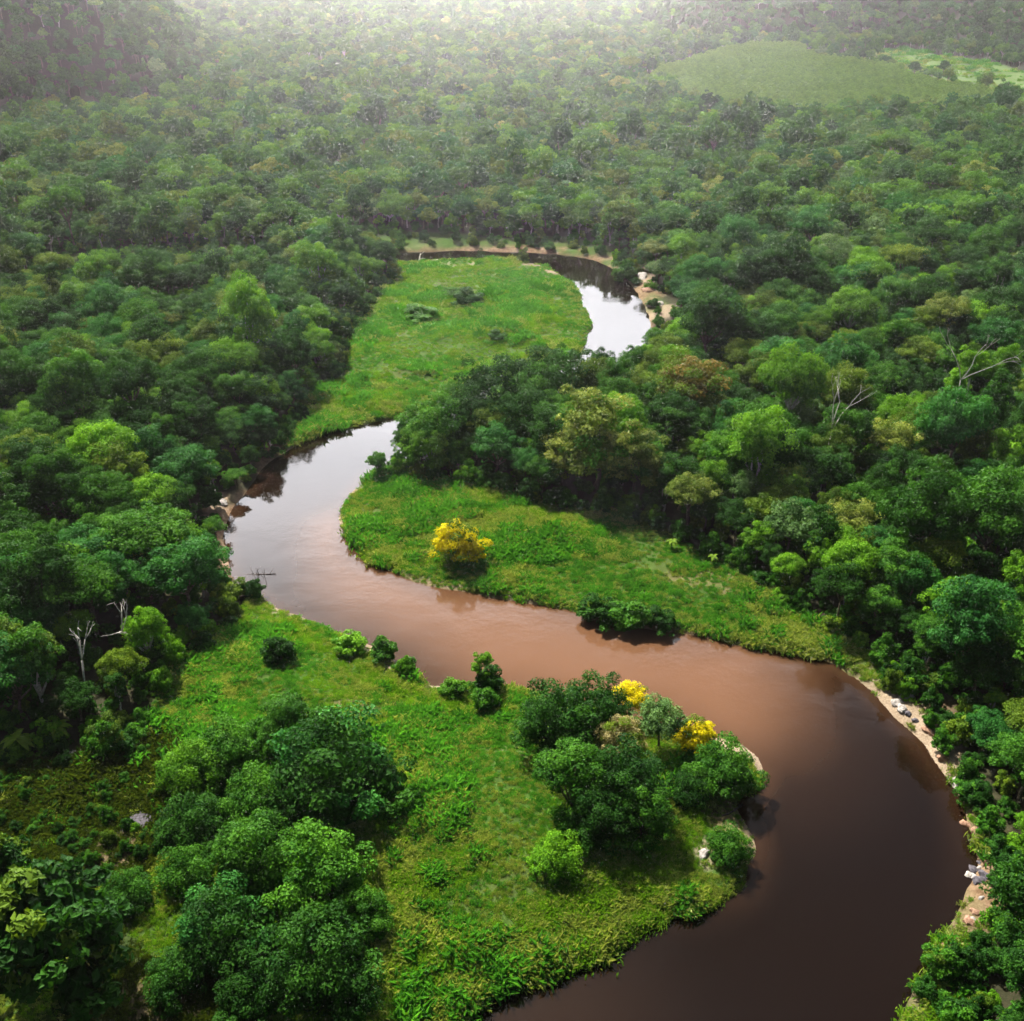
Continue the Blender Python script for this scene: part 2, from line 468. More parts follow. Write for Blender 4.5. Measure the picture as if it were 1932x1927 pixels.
clay = spots([(935, 470, 32, 4.5, .95), (1110, 486, 14, 5, .9), (1200, 540, 7, 18, .85), (445, 965, 6, 9, .9), (470, 985, 4, 6, .8), (430, 1040, 3, 8, .8), (1855, 1640, 4.6, 6.5, .9),
              (1835, 1700, 2.5, 4, .6), (1800, 1770, 4, 5, .5), (1770, 1850, 4, 5, .45), (720, 1330, 7, 4, .45), (90, 1500, 9, 4, .3), (270, 1600, 7, 3, .35), (300, 1900, 5, 3, .35), (1330, 1095, 8, 3, .35),
              (1420, 1130, 7, 3, .45), (1690, 1295, 7, 5, .6), (1740, 1350, 6, 5, .6), (560, 838, 10, 2.5, .5), (520, 870, 4, 5, .6), (1360, 1530, 4, 4, .6), (1840, 1560, 3, 6, .6)])
sand = sand*(.35+.65*sstep(.36, .58, fbm(X, Y, 4.5, 3, 47)))
clay = np.maximum(clay, strip*.55*sstep(.46, .60, fbm(X, Y, 6, 3, 49)))
edge = sstep(2.6, .3, out+(wob2-.5)*2.0)*(out > -.5)
clay = np.maximum(clay, rough*.5*sstep(.5, .62, wob2))
clay = np.maximum(clay, edge*.8*sstep(.40, .60, wob))
sand = np.maximum(sand, edge*sstep(.56, .68, wob)*.6)
bedm = sstep(-.1, .5, DR+(fbm(X, Y, 7, 3, 3)-.5)*2.4)
gv = np.stack([X, Y, Z], -1).reshape(-1, 3)
NY = len(ys)
ii = np.arange(NY*NX).reshape(NY, NX)
quads = np.stack([ii[:-1, :-1], ii[:-1, 1:], ii[1:, 1:], ii[1:, :-1]], -1).reshape(-1)
me = mesh_from('ground', gv, quads, np.full((NY-1)*(NX-1), 4), [M['ground']],
               {'turf': np.maximum(meadow, strip*.6).ravel(), 'field': fieldm.ravel(), 'sand': sand.ravel(), 'clay': clay.ravel(), 'bed': bedm.ravel()}, True)
tag(link('ground', me), kind='structure')

# water sheet: the river outline widened a little, level zero
SH = smooth(plan([(632, 985), (640, 1040), (700, 1085), (800, 1112), (980, 1145), (1180, 1188), (1330, 1212), (1430, 1232), (1440, 1260), (1440, 1330), (1400, 1380), (1340, 1376),
             (1200, 1340), (1000, 1294), (900, 1270), (780, 1180), (680, 1120), (610, 1060), (605, 1000)]), 3)
wx = np.arange(-560, 190, 1.5); wy = np.concatenate([np.arange(24, 130, 1.2), np.arange(130, 330, 1.6), np.arange(330, 420, 3)])
WX, WY = np.meshgrid(wx, wy)
wd = sdist(WX, WY, RIVER)
keepv = wd > -5
ssh = sdist(WX, WY, SH)
shal = sstep(-14, 9, ssh+(fbm(WX, WY, 22, 3, 51)-.5)*10)*.95
near = sstep(-1, 4.0, wd)
shal = np.maximum(shal, (1-near)*.35*sstep(-40, 0, ssh))
brown = sstep(20, 0, np.hypot(WX-at(1010, 1900)[0], (WY-at(1010, 1900)[1])))*.06
brown = np.maximum(brown, .09*sstep(-26, -2, ssh))
shal = np.maximum(shal, brown)
jj = np.arange(WX.size).reshape(WX.shape)
q = np.stack([jj[:-1, :-1], jj[:-1, 1:], jj[1:, 1:], jj[1:, :-1]], -1).reshape(-1, 4)
q = q[keepv.ravel()[q].any(1)]
used = np.unique(q); remap = -np.ones(WX.size, int); remap[used] = np.arange(len(used))
wv = np.stack([WX.ravel(), WY.ravel(), np.zeros(WX.size)], 1)[used]
me = mesh_from('river_water', wv, remap[q].ravel(), np.full(len(q), 4), [M['water']], {'shallow': shal.ravel()[used]}, True)
tag(link('river_water', me), kind='structure')

# ------------------------------------------------------------------ tree kinds (meshes only)
SHAPES = {
    'broad':  dict(R=5.2, Hc=4.2, base=7.2, lobes=8, clumps=9, kind='dome'),
    'lumpy':  dict(R=4.9, Hc=6.0, base=7.4, lobes=9, clumps=9, kind='tall'),
    'flat':   dict(R=5.4, Hc=3.4, base=8.6, lobes=9, clumps=8, kind='flat'),
    'slender': dict(R=2.9, Hc=6.6, base=7.2, lobes=6, clumps=9, kind='tall'),
    'small':  dict(R=3.2, Hc=3.2, base=4.2, lobes=5, clumps=10, kind='dome'),
    'mound':  dict(R=5.0, Hc=4.0, base=2.1, lobes=9, clumps=10, kind='mound'),
    'shrub':  dict(R=1.8, Hc=1.5, base=.75, lobes=5, clumps=8, kind='mound'),
}
KINDS = {}      # key -> (crown mesh, trunk mesh)
def tree_kind(key, shape, tone, seed, per=150, leaf=.42, second=None, frac=0.0, mat='bark', r0=.28, far=False, **kw):
    p = dict(SHAPES[shape]); p.update(kw)
    mats = [M[tone]] + ([M[second]] if second else [])
    cm, lob = crown_mesh('crown', mats, seed, per=per, leaf=leaf, second=frac, **p)
    KINDS[key] = (cm, trunk_mesh('trunk', lob, seed+1, r0, mat), p['R'], p['base'], p['Hc'], shape, tone, lob)

sd = 100
NEAR_KINDS = []
for shape, tone in [('broad', 'dark'), ('broad', 'mid'), ('broad', 'olive'), ('broad', 'blue'), ('lumpy', 'dark'), ('lumpy', 'mid'), ('lumpy', 'bright'), ('lumpy', 'blue'),
                    ('flat', 'mid'), ('flat', 'dark'), ('flat', 'olive'), ('slender', 'mid'), ('slender', 'bright'), ('slender', 'dark'), ('small', 'mid'), ('small', 'bright'), ('small', 'dark'), ('broad', 'bright'), ('broad', 'grey'), ('lumpy', 'olive'), ('flat', 'straw')]:
    sd += 7
    sc = {'small': 150, 'slender': 140}.get(shape, 225)
    tree_kind((shape, tone), shape, tone, sd, per=sc, leaf=.36, mat='pale_bark' if shape == 'slender' or tone == 'bright' else 'bark')
    NEAR_KINDS.append((shape, tone))
FAR_KINDS = []
for shape, tone in [('broad', 'dark'), ('broad', 'mid'), ('broad', 'olive'), ('broad', 'blue'), ('lumpy', 'dark'), ('lumpy', 'mid'), ('lumpy', 'bright'), ('flat', 'mid'), ('flat', 'olive'), ('slender', 'mid'), ('small', 'mid'), ('broad', 'grey'), ('flat', 'straw'), ('broad', 'bright'), ('small', 'bright')]:
    sd += 7
    tree_kind((shape, tone, 'far'), shape, tone, sd, per=62, leaf=.74, clumps=8, mat='pale_bark' if shape == 'slender' or tone == 'bright' else 'bark')
    FAR_KINDS.append((shape, tone, 'far'))

# ------------------------------------------------------------------ trees set by hand
PLACED = []     # dicts: pos, r (crown radius), h (crown centre height)
def gz(x, y): return float(terrain(np.array([x]), np.array([y]))[0])

def place(key, u, v, width, label, name='tree', cat='tree', group=None, sq=1.0, rz=None, scz=None, blossom=None):
    """the crown centre shows at (u, v) and is `width` wide in layout units"""
    cm, tm, R, base, Hc, shape, tone, lob = KINDS[key]
    rr = random.Random(int(u*31+v*7))
    g = 1.2
    for _ in range(4):
        s_ = 1.0
        p = at(u, v, g+6)
        for _ in range(3):
            dep = project(p)[2]
            s_ = width*dep/F/(2*R*1.05)
            p = at(u, v, g + (base+Hc*.25)*s_*(scz or 1))
        g = gz(p[0], p[1])
    g = max(g, -.1)
    o = empty(name, (p[0], p[1], g), rz if rz is not None else rr.uniform(0, 6.28), (s_, s_*sq, s_*(scz or 1)))
    tag(o, label, cat, group)
    link('crown', cm, o); link('trunk', tm, o)
    PLACED.append((p[0], p[1], g, R*s_, (base+Hc*.2)*s_*(scz or 1)))
    return o

# special kinds
tree_kind('bigmound', 'mound', 'dark', 901, per=260, leaf=.34, clumps=11)
tree_kind('bigmound_mid', 'mound', 'mid', 911, per=260, leaf=.34, clumps=11)
tree_kind('bigmound_blue', 'mound', 'dark', 915, per=240, leaf=.36, clumps=11, second='blue', frac=.35)
tree_kind('mound_bright', 'mound', 'bright', 921, per=200, leaf=.34)
tree_kind('mound_mid', 'mound', 'mid', 925, per=150, leaf=.36)
tree_kind('mound_dark', 'mound', 'dark', 927, per=150, leaf=.36)
tree_kind('yellow', 'mound', 'yellow', 931, per=120, leaf=.40, R=4.2, Hc=3.8, base=3.2, second='olive', frac=.3)
tree_kind('yellowtop', 'broad', 'yellow', 935, per=120, leaf=.40, second='olive', frac=.15)
tree_kind('beige', 'broad', 'beige', 941, per=150, leaf=.38, second='olive', frac=.3)
tree_kind('rust', 'broad', 'rust', 945, per=150, leaf=.40, second='olive', frac=.45)
tree_kind('straw', 'lumpy', 'straw', 949, per=170, leaf=.40, second='mid', frac=.45)
tree_kind('silver', 'broad', 'grey', 955, per=150, leaf=.42)
tree_kind('shrub_dark', 'shrub', 'dark', 961, per=110, leaf=.26)
tree_kind('shrub_mid', 'shrub', 'mid', 965, per=110, leaf=.26)
tree_kind('shrub_bright', 'shrub', 'bright', 969, per=110, leaf=.26)
tree_kind('shrub_olive', 'shrub', 'olive', 973, per=110, leaf=.26)
tree_kind('round_bright', 'lumpy', 'bright', 977, per=210, leaf=.34, base=4.6)
tree_kind('round_dark', 'lumpy', 'dark', 979, per=210, leaf=.34, base=4.6)
tree_kind('round_mid', 'lumpy', 'mid', 983, per=210, leaf=.34, base=4.6)
tree_kind('coarse', 'lumpy', 'dark', 987, per=150, leaf=.62, second='olive', frac=.25, base=5.0)

# foreground left
place('bigmound_blue', 640, 1448, 270, 'dark creeper-covered dome of a tree beside the sunlit foreground grass', 'creeper_covered_tree')
place('bigmound_mid', 545, 1368, 150, 'bright-topped tall bushy tree rising behind the dark creeper-covered dome')
place('bigmound_mid', 430, 1420, 150, 'leafy tree filling the gap left of the bright-topped bushy tree')
place('mound_bright', 360, 1455, 130, 'yellow-green bushy tree at the upper left end of the foreground thicket', 'bush', 'bush')
place('bigmound', 365, 1545, 140, 'dark bush beside the small grey rock slab', 'bush', 'bush')
place('bigmound_mid', 480, 1610, 190, 'mid-green bush between the grey rock slab and the lowest thicket', 'bush', 'bush')
place('bigmound_mid', 600, 1650, 220, 'largest mid-green bush of the lowest foreground thicket, beside the grass', 'bush', 'bush')
place('bigmound_blue', 430, 1745, 200, 'dark bush in the lower thicket right of the coarse-leaved corner tree', 'bush', 'bush')
place('bigmound', 590, 1795, 230, 'dark bush at the bottom of the thicket, overhanging the shaded grass', 'bush', 'bush')
place('coarse', 75, 1760, 300, 'coarse-leaved dark tree in the bottom left corner, closest to the viewer')
place('mound_mid', 235, 1680, 110, 'low green bush between the corner tree and the lower thicket', 'bush', 'bush')
# foreground clump by the river
place('round_dark', 1050, 1345, 160, 'dark round-headed tree at the upper left of the riverside clump')
place('round_dark', 1135, 1330, 130, 'dark tree at the water edge in the middle of the riverside clump')
place('yellowtop', 1190, 1312, 75, 'tree with yellow flowering top showing behind the dark clump trees', 'flowering_tree', 'flowering tree')
place('silver', 1248, 1355, 100, 'dull grey-green tree between the yellow top and the bright yellow tree')
place('beige', 1170, 1385, 95, 'pale beige-flowered tree in the middle of the riverside clump', 'flowering_tree', 'flowering tree')
place('yellow', 1314, 1385, 76, 'bright yellow flowering tree overhanging the river on the clump side', 'flowering_tree', 'flowering tree')
place('round_mid', 1085, 1465, 160, 'mid-green billowing tree at the front of the riverside clump')
place('round_dark', 1190, 1460, 150, 'dark tree below the beige-flowered one in the riverside clump')
place('round_mid', 1215, 1530, 120, 'shaded green tree at the lower right of the riverside clump')
place('round_dark', 1130, 1535, 120, 'dark leafy tree behind the light green bush of the riverside clump')
place('mound_bright', 1055, 1615, 105, 'light green bush standing lowest in the riverside clump', 'bush', 'bush')
place('bigmound_mid', 1365, 1455, 150, 'wide green bush on the sandy tip under the bright yellow tree', 'bush', 'bush')
place('mound_mid', 1375, 1592, 95, 'olive bush hanging over the river below the small cove', 'bush', 'bush')
place('mound_dark', 1300, 1490, 90, 'dark bush in the shade behind the wide bush on the tip', 'bush', 'bush')
# meadow trees and bushes
place('yellow', 866, 1015, 96, 'yellow flowering tree standing alone on the middle meadow', 'flowering_tree', 'flowering tree')
place('shrub_dark', 1130, 1158, 90, 'dark bush on the middle meadow edge, left one of the waterside row', 'bush', 'bush', 'bushes along the middle meadow waterside', scz=.8)
place('shrub_mid', 1190, 1166, 95, 'dark bush on the middle meadow edge, middle one of the waterside row', 'bush', 'bush', 'bushes along the middle meadow waterside', scz=.8)
place('shrub_dark', 1243, 1178, 70, 'dark bush on the middle meadow edge, right one of the waterside row', 'bush', 'bush', 'bushes along the middle meadow waterside', scz=.8)
place('shrub_dark', 525, 1228, 70, 'dark round bush alone in the grass below the left forest', 'bush', 'bush')
place('shrub_bright', 655, 1215, 75, 'bright low bush in the grass near the left waterside', 'bush', 'bush', scz=.7)
place('shrub_mid', 915, 1318, 62, 'dark round bush by the sandy spit above the foreground grass', 'bush', 'bush')
place('shrub_bright', 858, 1300, 60, 'light green bush left of the dark bush by the sandy spit', 'bush', 'bush', scz=.8)
place('small', 710, 872, 45, '', 'tree') if False else None
place('bigmound_mid', 480, 1510, 150, 'mid-green bush in the hollow left of the dark creeper-covered dome', 'bush', 'bush')
place('bigmound', 545, 1560, 130, 'dark low bush under the creeper-covered dome', 'bush', 'bush')
place('mound_mid', 345, 1640, 120, 'bush just below the grey rock slab', 'bush', 'bush')
place('bigmound_mid', 690, 1725, 120, 'bush at the right edge of the lower thicket against the sunlit grass', 'bush', 'bush')
place('mound_dark', 325, 1840, 120, 'small dark bush between the corner tree and the bottom of the thicket', 'bush', 'bush')
place('bigmound', 480, 1860, 150, 'dark bush at the bottom left of the thicket near the picture bottom', 'bush', 'bush')
place('mound_dark', 660, 1880, 130, 'dark bush at the lowest right corner of the thicket', 'bush', 'bush')
place('coarse', -20, 1640, 160, 'coarse-leaved tree at the left edge behind the corner tree')
place(('slender', 'bright'), 908, 1248, 42, 'small light green sapling leaning into view over the brown water', 'sapling', 'tree')
place(('small', 'blue') if ('small', 'blue') in KINDS else ('small', 'mid'), 711, 868, 44, 'small blue-green tree alone at the upper tip of the middle meadow')
place('shrub_dark', 880, 560, 70, 'dark bush patch across the middle of the far meadow, right one', 'bush', 'bush', scz=.5)
place('shrub_mid', 845, 553, 55, 'dark bush patch across the middle of the far meadow, left one', 'bush', 'bush', scz=.45)
place('shrub_dark', 935, 633, 50, 'dark low bush on the right side of the far meadow', 'bush', 'bush', scz=.4)
place('shrub_mid', 790, 590, 80, 'wide green bush on the left side of the far meadow', 'bush', 'bush', scz=.4)
place('shrub_mid', 1180, 515, 60, 'green bush among the bare earth of the far bend outer bank', 'bush', 'bush')
# crowns that stand out of the forest
place('beige', 78, 1085, 115, 'beige-flowered tree at the left edge of the picture', 'flowering_tree', 'flowering tree')
place('rust', 1305, 715, 145, 'olive-brown flowering tree in the forest right of the river gap', 'flowering_tree', 'flowering tree')
for u_, v_, w_, k_, l_ in ((825, 800, 135, 'round_mid', 'round green tree at the tip of the wooded point, over the river'), (790, 838, 90, 'round_bright', 'lighter small tree at the very tip of the wooded point'),
        (945, 742, 150, 'round_dark', 'dark broad tree in the middle of the wooded point'), (890, 780, 120, 'round_dark', 'dark tree between the tip and the middle of the wooded point'),
        (1010, 735, 110, 'round_mid', 'green tree right of the dark broad tree on the wooded point'), (1080, 718, 120, 'round_dark', 'dark tree at the inner end of the wooded point, left of the river gap'),
        (985, 790, 130, 'round_dark', 'dark tree in the second row of the wooded point'), (1140, 745, 90, 'round_mid', 'green tree just below the bright river gap'), (862, 768, 105, 'round_mid', 'tall green tree behind the round tree at the tip of the wooded point'),
        (1018, 712, 105, 'round_dark', 'dark tree rising over the middle of the wooded point toward the far meadow'), (955, 720, 80, 'round_bright', 'lighter green tree at the crest of the wooded point')):
    place(k_, u_, v_, w_, l_)
place('straw', 1128, 800, 165, 'tallest pale yellow-green tree on the forest front above the middle meadow')
place('straw', 1205, 850, 120, 'pale flecked tree at the right shoulder of the tall yellow-green tree')
place('straw', 1060, 850, 95, 'pale flecked tree at the left shoulder of the tall yellow-green tree')
place('silver', 1492, 985, 110, 'silvery pale-green tree in the right forest', 'tree')
place(('flat', 'straw'), 1605, 968, 110, 'yellowish flat-topped tree just right of the silvery pale-green tree')
place('beige', 655, 390, 40, 'small beige tree in the forest far left of the far bend', 'flowering_tree', 'flowering tree') if False else None
place('yellow', 990, 378, 24, 'tiny orange-yellow flowering tree far off above the far river bend', 'flowering_tree', 'flowering tree')
place('rust', 340, 515, 55, 'brownish tree in front of the pale green strip at left', 'flowering_tree', 'flowering tree')
place('beige', 300, 668, 40, 'small beige tree in the left forest level with the far meadow', 'flowering_tree', 'flowering tree')
place(('small', 'dark'), 1727, 126, 24, 'dark lone tree at the left end of the bright far field')
place(('small', 'dark'), 1782, 124, 22, 'dark lone tree in the middle of the bright far field')

# ------------------------------------------------------------------ bare pale trees
def bare_tree_mesh(seed, h, mat, spread=.42, depth=3, r0=.17):
    r = np.random.default_rng(seed); paths = []
    def grow(p, d, L, rr, k):
        pts = [p]; q = p.copy(); dd = d.copy()
        for _ in range(3):
            dd = dd+r.normal(size=3)*.12; dd /= np.linalg.norm(dd); q = q+dd*L/3; pts.append(q.copy())
        paths.append((pts, [rr, rr*.9, rr*.75, rr*.6]))
        if k == 0: return
        for _ in range(2 if k < depth else 3):
            nd = dd+r.normal(size=3)*spread; nd[2] += .15; nd /= np.linalg.norm(nd)
            grow(q, nd, L*r.uniform(.3, .45)*(1.0 if k == depth else 1.5), rr*.6, k-1)
    grow(np.array([0, 0, -.5]), np.array([0, 0, 1.0]), h*.55, r0, depth)
    return paths
def bare_tree(u, v, h, seed, label, mat='pale_bark'):
    """v is where the fork shows"""
    p = at(u, v, 1.5+h*.6); g = gz(p[0], p[1]); p = at(u, v, g+h*.6)
    paths = bare_tree_mesh(seed, h, mat)
    o = empty('bare_tree', (p[0], p[1], g)); tag(o, label, 'dead tree', 'bare pale trees in the forest')
    link('trunk', tubes('trunk', paths[:1], M[mat], 6), o); link('branches', tubes('branches', paths[1:], M[mat], 5), o)
bare_tree(1825, 690, 33, 5, 'big bare white tree with spreading forked limbs in the right forest')
bare_tree(1563, 812, 27, 6, 'slim bare pale trunk left of the big bare white tree, in mid right forest')
bare_tree(268, 1150, 15.5, 8, 'bare white forked tree in the lower left forest')
bare_tree(150, 1240, 15, 9, 'bare pale stem left of the forked white tree in the lower left forest')

# ------------------------------------------------------------------ banana plants, rocks, dead wood
M['banana'] = leaf_mat('banana_leaf', (0.07, 0.17, 0.015), (0.22, 0.34, 0.03), .35, .1)
def banana(u, v, s_, seed, label):
    r = np.random.default_rng(seed)
    p = at(u, v, 4.0); g = gz(p[0], p[1])
    o = empty('banana_plant', (p[0], p[1], g), 0, (s_, s_, s_)); tag(o, label, 'banana plant', 'banana plants under the left forest')
    link('stem', tubes('stem', [([(0, 0, -.3), (.05, 0, 1.4), (.1, .05, 2.8)], [.16, .13, .09])], M['olive'], 7), o)
    V = []; Fi = []; S = []; T = []
    for i in range(9):
        a = i*2.4+r.uniform(-.3, .3); d = np.array([math.cos(a), math.sin(a), 0]); b = np.array([-d[1], d[0], 0]); up = r.uniform(.5, 1.3); Ln = r.uniform(2.0, 2.9)
        off = len(V); N_ = 7
        for k in range(N_):
            t = k/(N_-1); c = np.array([.1, .05, 2.7])+d*Ln*(t-.12*t*t)+np.array([0, 0, up*t*1.6-2.0*t*t])
            wv_ = .42*math.sin(math.pi*min(1, t*.9+.08))**.7
            V += [c-b*wv_+np.array([0, 0, .12]), c, c+b*wv_+np.array([0, 0, .12])]; T += [.3+.5*r.random()]*3
        for k in range(N_-1):
            q = off+k*3
            Fi += [q, q+1, q+4, q+3, q+1, q+2, q+5, q+4]; S += [4, 4]
    link('leaves', mesh_from('leaves', V, Fi, S, [M['banana']], {'tint': T}), o)
banana(32, 1400, .95, 3, 'yellow-green banana plant at the left edge under the forest')
banana(105, 1378, .8, 4, 'smaller banana plant right of the yellow-green one at the left edge')
banana(1268, 1012, .6, 5, 'pale banana plant at the upper edge of the middle meadow')
banana(1345, 1045, .5, 6, 'grey-green banana plant right of the pale one, where meadow meets forest')

def rock(u, v, a, b, h, mat, seed, label, name='rock', cat='rock', group=None):
    r = np.random.default_rng(seed)
    p = at(u, v, 1.2); g = gz(p[0], p[1]); p = at(u, v, g); g = gz(p[0], p[1])
    V = []; Fi = []; S = []; n_, m_ = 12, 7
    ph = r.uniform(0, 6.28, 4)
    for j in range(m_+1):
        t = math.pi*j/m_
        for i in range(n_):
            f = 2*math.pi*i/n_
            k_ = 1+.22*math.sin(2*f+ph[0])*math.sin(t)+.16*math.sin(3*f+ph[1]+2*t)+.10*math.sin(5*f+ph[2])+r.uniform(-.06, .06)
            V.append((math.sin(t)*math.cos(f)*a*k_, math.sin(t)*math.sin(f)*b*k_, math.cos(t)*h*(1+.2*math.sin(2*f+ph[3])*math.sin(t))))
    for j in range(m_):
        for i in range(n_):
            Fi += [j*n_+i, (j+1)*n_+i, (j+1)*n_+(i+1) % n_, j*n_+(i+1) % n_]; S.append(4)
    o = link(name, mesh_from(name, V, Fi, S, [M[mat]]), None, (p[0], p[1], g), (0, 0, r.uniform(0, 3)))
    tag(o, label, cat, group)
rock(268, 1548, 2.0, 2.8, .45, 'grey_rock', 1, 'large purplish grey rock slab beside the foreground thicket')
rock(165, 1535, 1.6, 1.0, .4, 'grey_rock', 2, 'flat grey rock lying in the grass left of the large rock slab')
rock(135, 1425, 1.0, .7, .5, 'rock', 3, 'small pale rock under the forest edge at lower left')
rock(1712, 1312, 1.2, .9, .6, 'rock', 4, 'pale boulder on the right bank at the top of the sandy patches')
rock(1690, 1328, .8, .7, .4, 'rock', 5, 'small pale stone below the pale boulder on the right bank')
rock(1808, 1487, .9, 1.2, .6, 'rock', 6, 'pale rock at the water edge half way down the right bank')
rock(1212, 522, 2.0, 3.2, 1.2, 'rock', 7, 'pale rock ledge on the outer bank of the far bend')
rock(1222, 548, 1.8, 2.4, .9, 'clay', 8, 'brown rock below the pale ledge on the far bend outer bank')
rock(1238, 575, 2.0, 2.6, .9, 'rock', 9, 'pinkish rock lowest on the far bend outer bank')
rock(415, 948, 1.2, 1.6, .7, 'rock', 10, 'white rock on the bare clay of the steep left bank')
rock(468, 985, 1.4, 1.0, .8, 'clay', 11, 'brown boulder at the foot of the steep left bank')
rock(1328, 1612, .5, 1.1, .5, 'rock', 12, 'pale rock in the grass left of the olive bush over the river')
rock(692, 1010, .6, 1.3, .5, 'rock', 13, 'whitish stone near the tip of the middle meadow')
rock(748, 572, 1.4, .8, .8, 'rock', 14, 'small white stone at the left of the far meadow')

rr_ = np.random.default_rng(77)
for q_ in range(34):
    t_ = rr_.random(); i_ = t_*7; pth = [(1630, 1270), (1690, 1325), (1745, 1385), (1795, 1460), (1815, 1540), (1840, 1620), (1830, 1700), (1760, 1830)]
    a_ = pth[int(i_)]; b_ = pth[int(i_)+1]; f_ = i_-int(i_)
    sz_ = rr_.uniform(.25, .75)
    rock(a_[0]+(b_[0]-a_[0])*f_+rr_.uniform(-6, 34), a_[1]+(b_[1]-a_[1])*f_+rr_.uniform(-14, 14), sz_, sz_*rr_.uniform(.6, 1.4), sz_*.6, ('rock', 'clay', 'grey_rock')[q_ % 3], 100+q_,
         ('pale stone among the scattered stones along the right river bank', 'brown stone among the scattered stones along the right river bank', 'grey stone among the scattered stones along the right river bank')[q_ % 3], 'stone', 'stone',
         ('pale stones on the right bank', 'brown stones on the right bank', 'grey stones on the right bank')[q_ % 3])

def log(u, v, L_, rr, rz, seed, label, mat='pale_bark', z0=None, lift=.15, twigs=3, name='fallen_log', cat='log', group=None):
    r = np.random.default_rng(seed)
    p = at(u, v, 1.0); g = gz(p[0], p[1]) if z0 is None else z0; p = at(u, v, g)
    m_ = [np.array([t*L_, .12*L_*math.sin(3*t+seed), lift*t*L_]) for t in np.linspace(-.5, .5, 6)]
    pt = [(m_, list(np.linspace(rr, rr*.5, 6)))]
    for i in range(twigs):
        k_ = r.uniform(1, 4.9); b0 = m_[int(k_)]*(1-k_ % 1)+m_[int(k_)+1]*(k_ % 1); d = np.array([r.uniform(-.5, 1), r.normal(), r.uniform(.0, .9)]); d /= np.linalg.norm(d)
        e_ = r.uniform(.4, 1.2)
        pt.append(([b0, b0+d*L_*.18*e_+r.normal(size=3)*.12, b0+d*L_*.36*e_+r.normal(size=3)*.3], [rr*.5, rr*.35, rr*.15]))
    o = link(name, tubes(name, pt, M[mat], 6), None, (p[0], p[1], g+rr), (0, 0, rz)); tag(o, label, cat, group)
log(1250, 1717, 3.2, .20, .7, 1, 'white bleached log lying in the grass above the lower river bank')
log(492, 1085, 5.0, .12, .25, 3, 'dark dead branches sticking out of the water near the left bank', 'dead_wood', -.10, .04, 9, 'water_snag', 'dead branch')
log(1375, 1530, 4.0, .14, .4, 5, 'grey dead branch in the small cove above the olive bush', 'dead_wood', None, .1, 5)
log(790, 494, 6, .3, 1.2, 6, 'pale dead stump at the far end of the far meadow', 'pale_bark', None, .5, 3)
log(460, 960, 6, .2, -.8, 7, 'fallen grey trunk on the bare clay of the steep left bank', 'dead_wood', None, -.15, 5)

# ------------------------------------------------------------------ forest
def blocked(x, y):
    d = sdist(x, y, RIVER)
    b = d > np.where((x < 0) & (y < 260), -1.2, -2.5)
    for poly, pad in ((MEADOW_FAR, 1.0), (MEADOW_MID, 1.0), (MEADOW_NEAR, 1.5), (BANK_STRIP, 3.0), (STRIP_LEFT, 0), (STRIP_FAR, 0), (PLANTATION, 5), (FIELD, 3), (ROAD, 3)):
        b |= sdist(x, y, poly) > -pad
    return b
CLEAR = [(455, 970, 8), (425, 950, 5), (1225, 610, 9), (1235, 640, 8), (1245, 585, 7), (1180, 520, 8), (60, 1440, 8), (1842, 800, 10), (1842, 770, 8), (1563, 885, 7), (268, 1215, 6), (150, 1290, 6)]
def hexgrid(x0, x1, y0, y1, sp_, seed):
    r = np.random.default_rng(seed)
    gx = np.arange(x0, x1, sp_); gy = np.arange(y0, y1, sp_*.87)
    GX, GY = np.meshgrid(gx, gy)
    GX = GX+(np.arange(len(gy)) % 2)[:, None]*sp_*.5
    return (GX+r.uniform(-.34, .34, GX.shape)*sp_).ravel(), (GY+r.uniform(-.34, .34, GY.shape)*sp_).ravel()
parts = []
for (y0, y1, sp_, sd_) in ((20, 280, 5.3, 1), (280, 620, 5.8, 2), (620, 1250, 7.2, 3), (1250, 2200, 10.5, 4), (2200, 3400, 15.0, 5)):
    hw = 60+.68*y1
    x, y = hexgrid(-hw, hw, y0, y1, sp_, sd_)
    k = np.abs(x) < 55+.64*y
    parts.append(np.stack([x[k], y[k]], 1))
TP = np.concatenate(parts)
TP = TP[~blocked(TP[:, 0], TP[:, 1])]
r = np.random.default_rng(99)
hp = np.array([(p[0], p[1], p[3]) for p in PLACED])
ok = np.ones(len(TP), bool)
for px, py, pr in hp:
    ok &= np.hypot(TP[:, 0]-px, TP[:, 1]-py) > pr*.72
for cu_, cv_, cr_ in CLEAR:
    p_ = at(cu_, cv_, 1.5)
    ok &= np.hypot(TP[:, 0]-p_[0], TP[:, 1]-p_[1]) > cr_
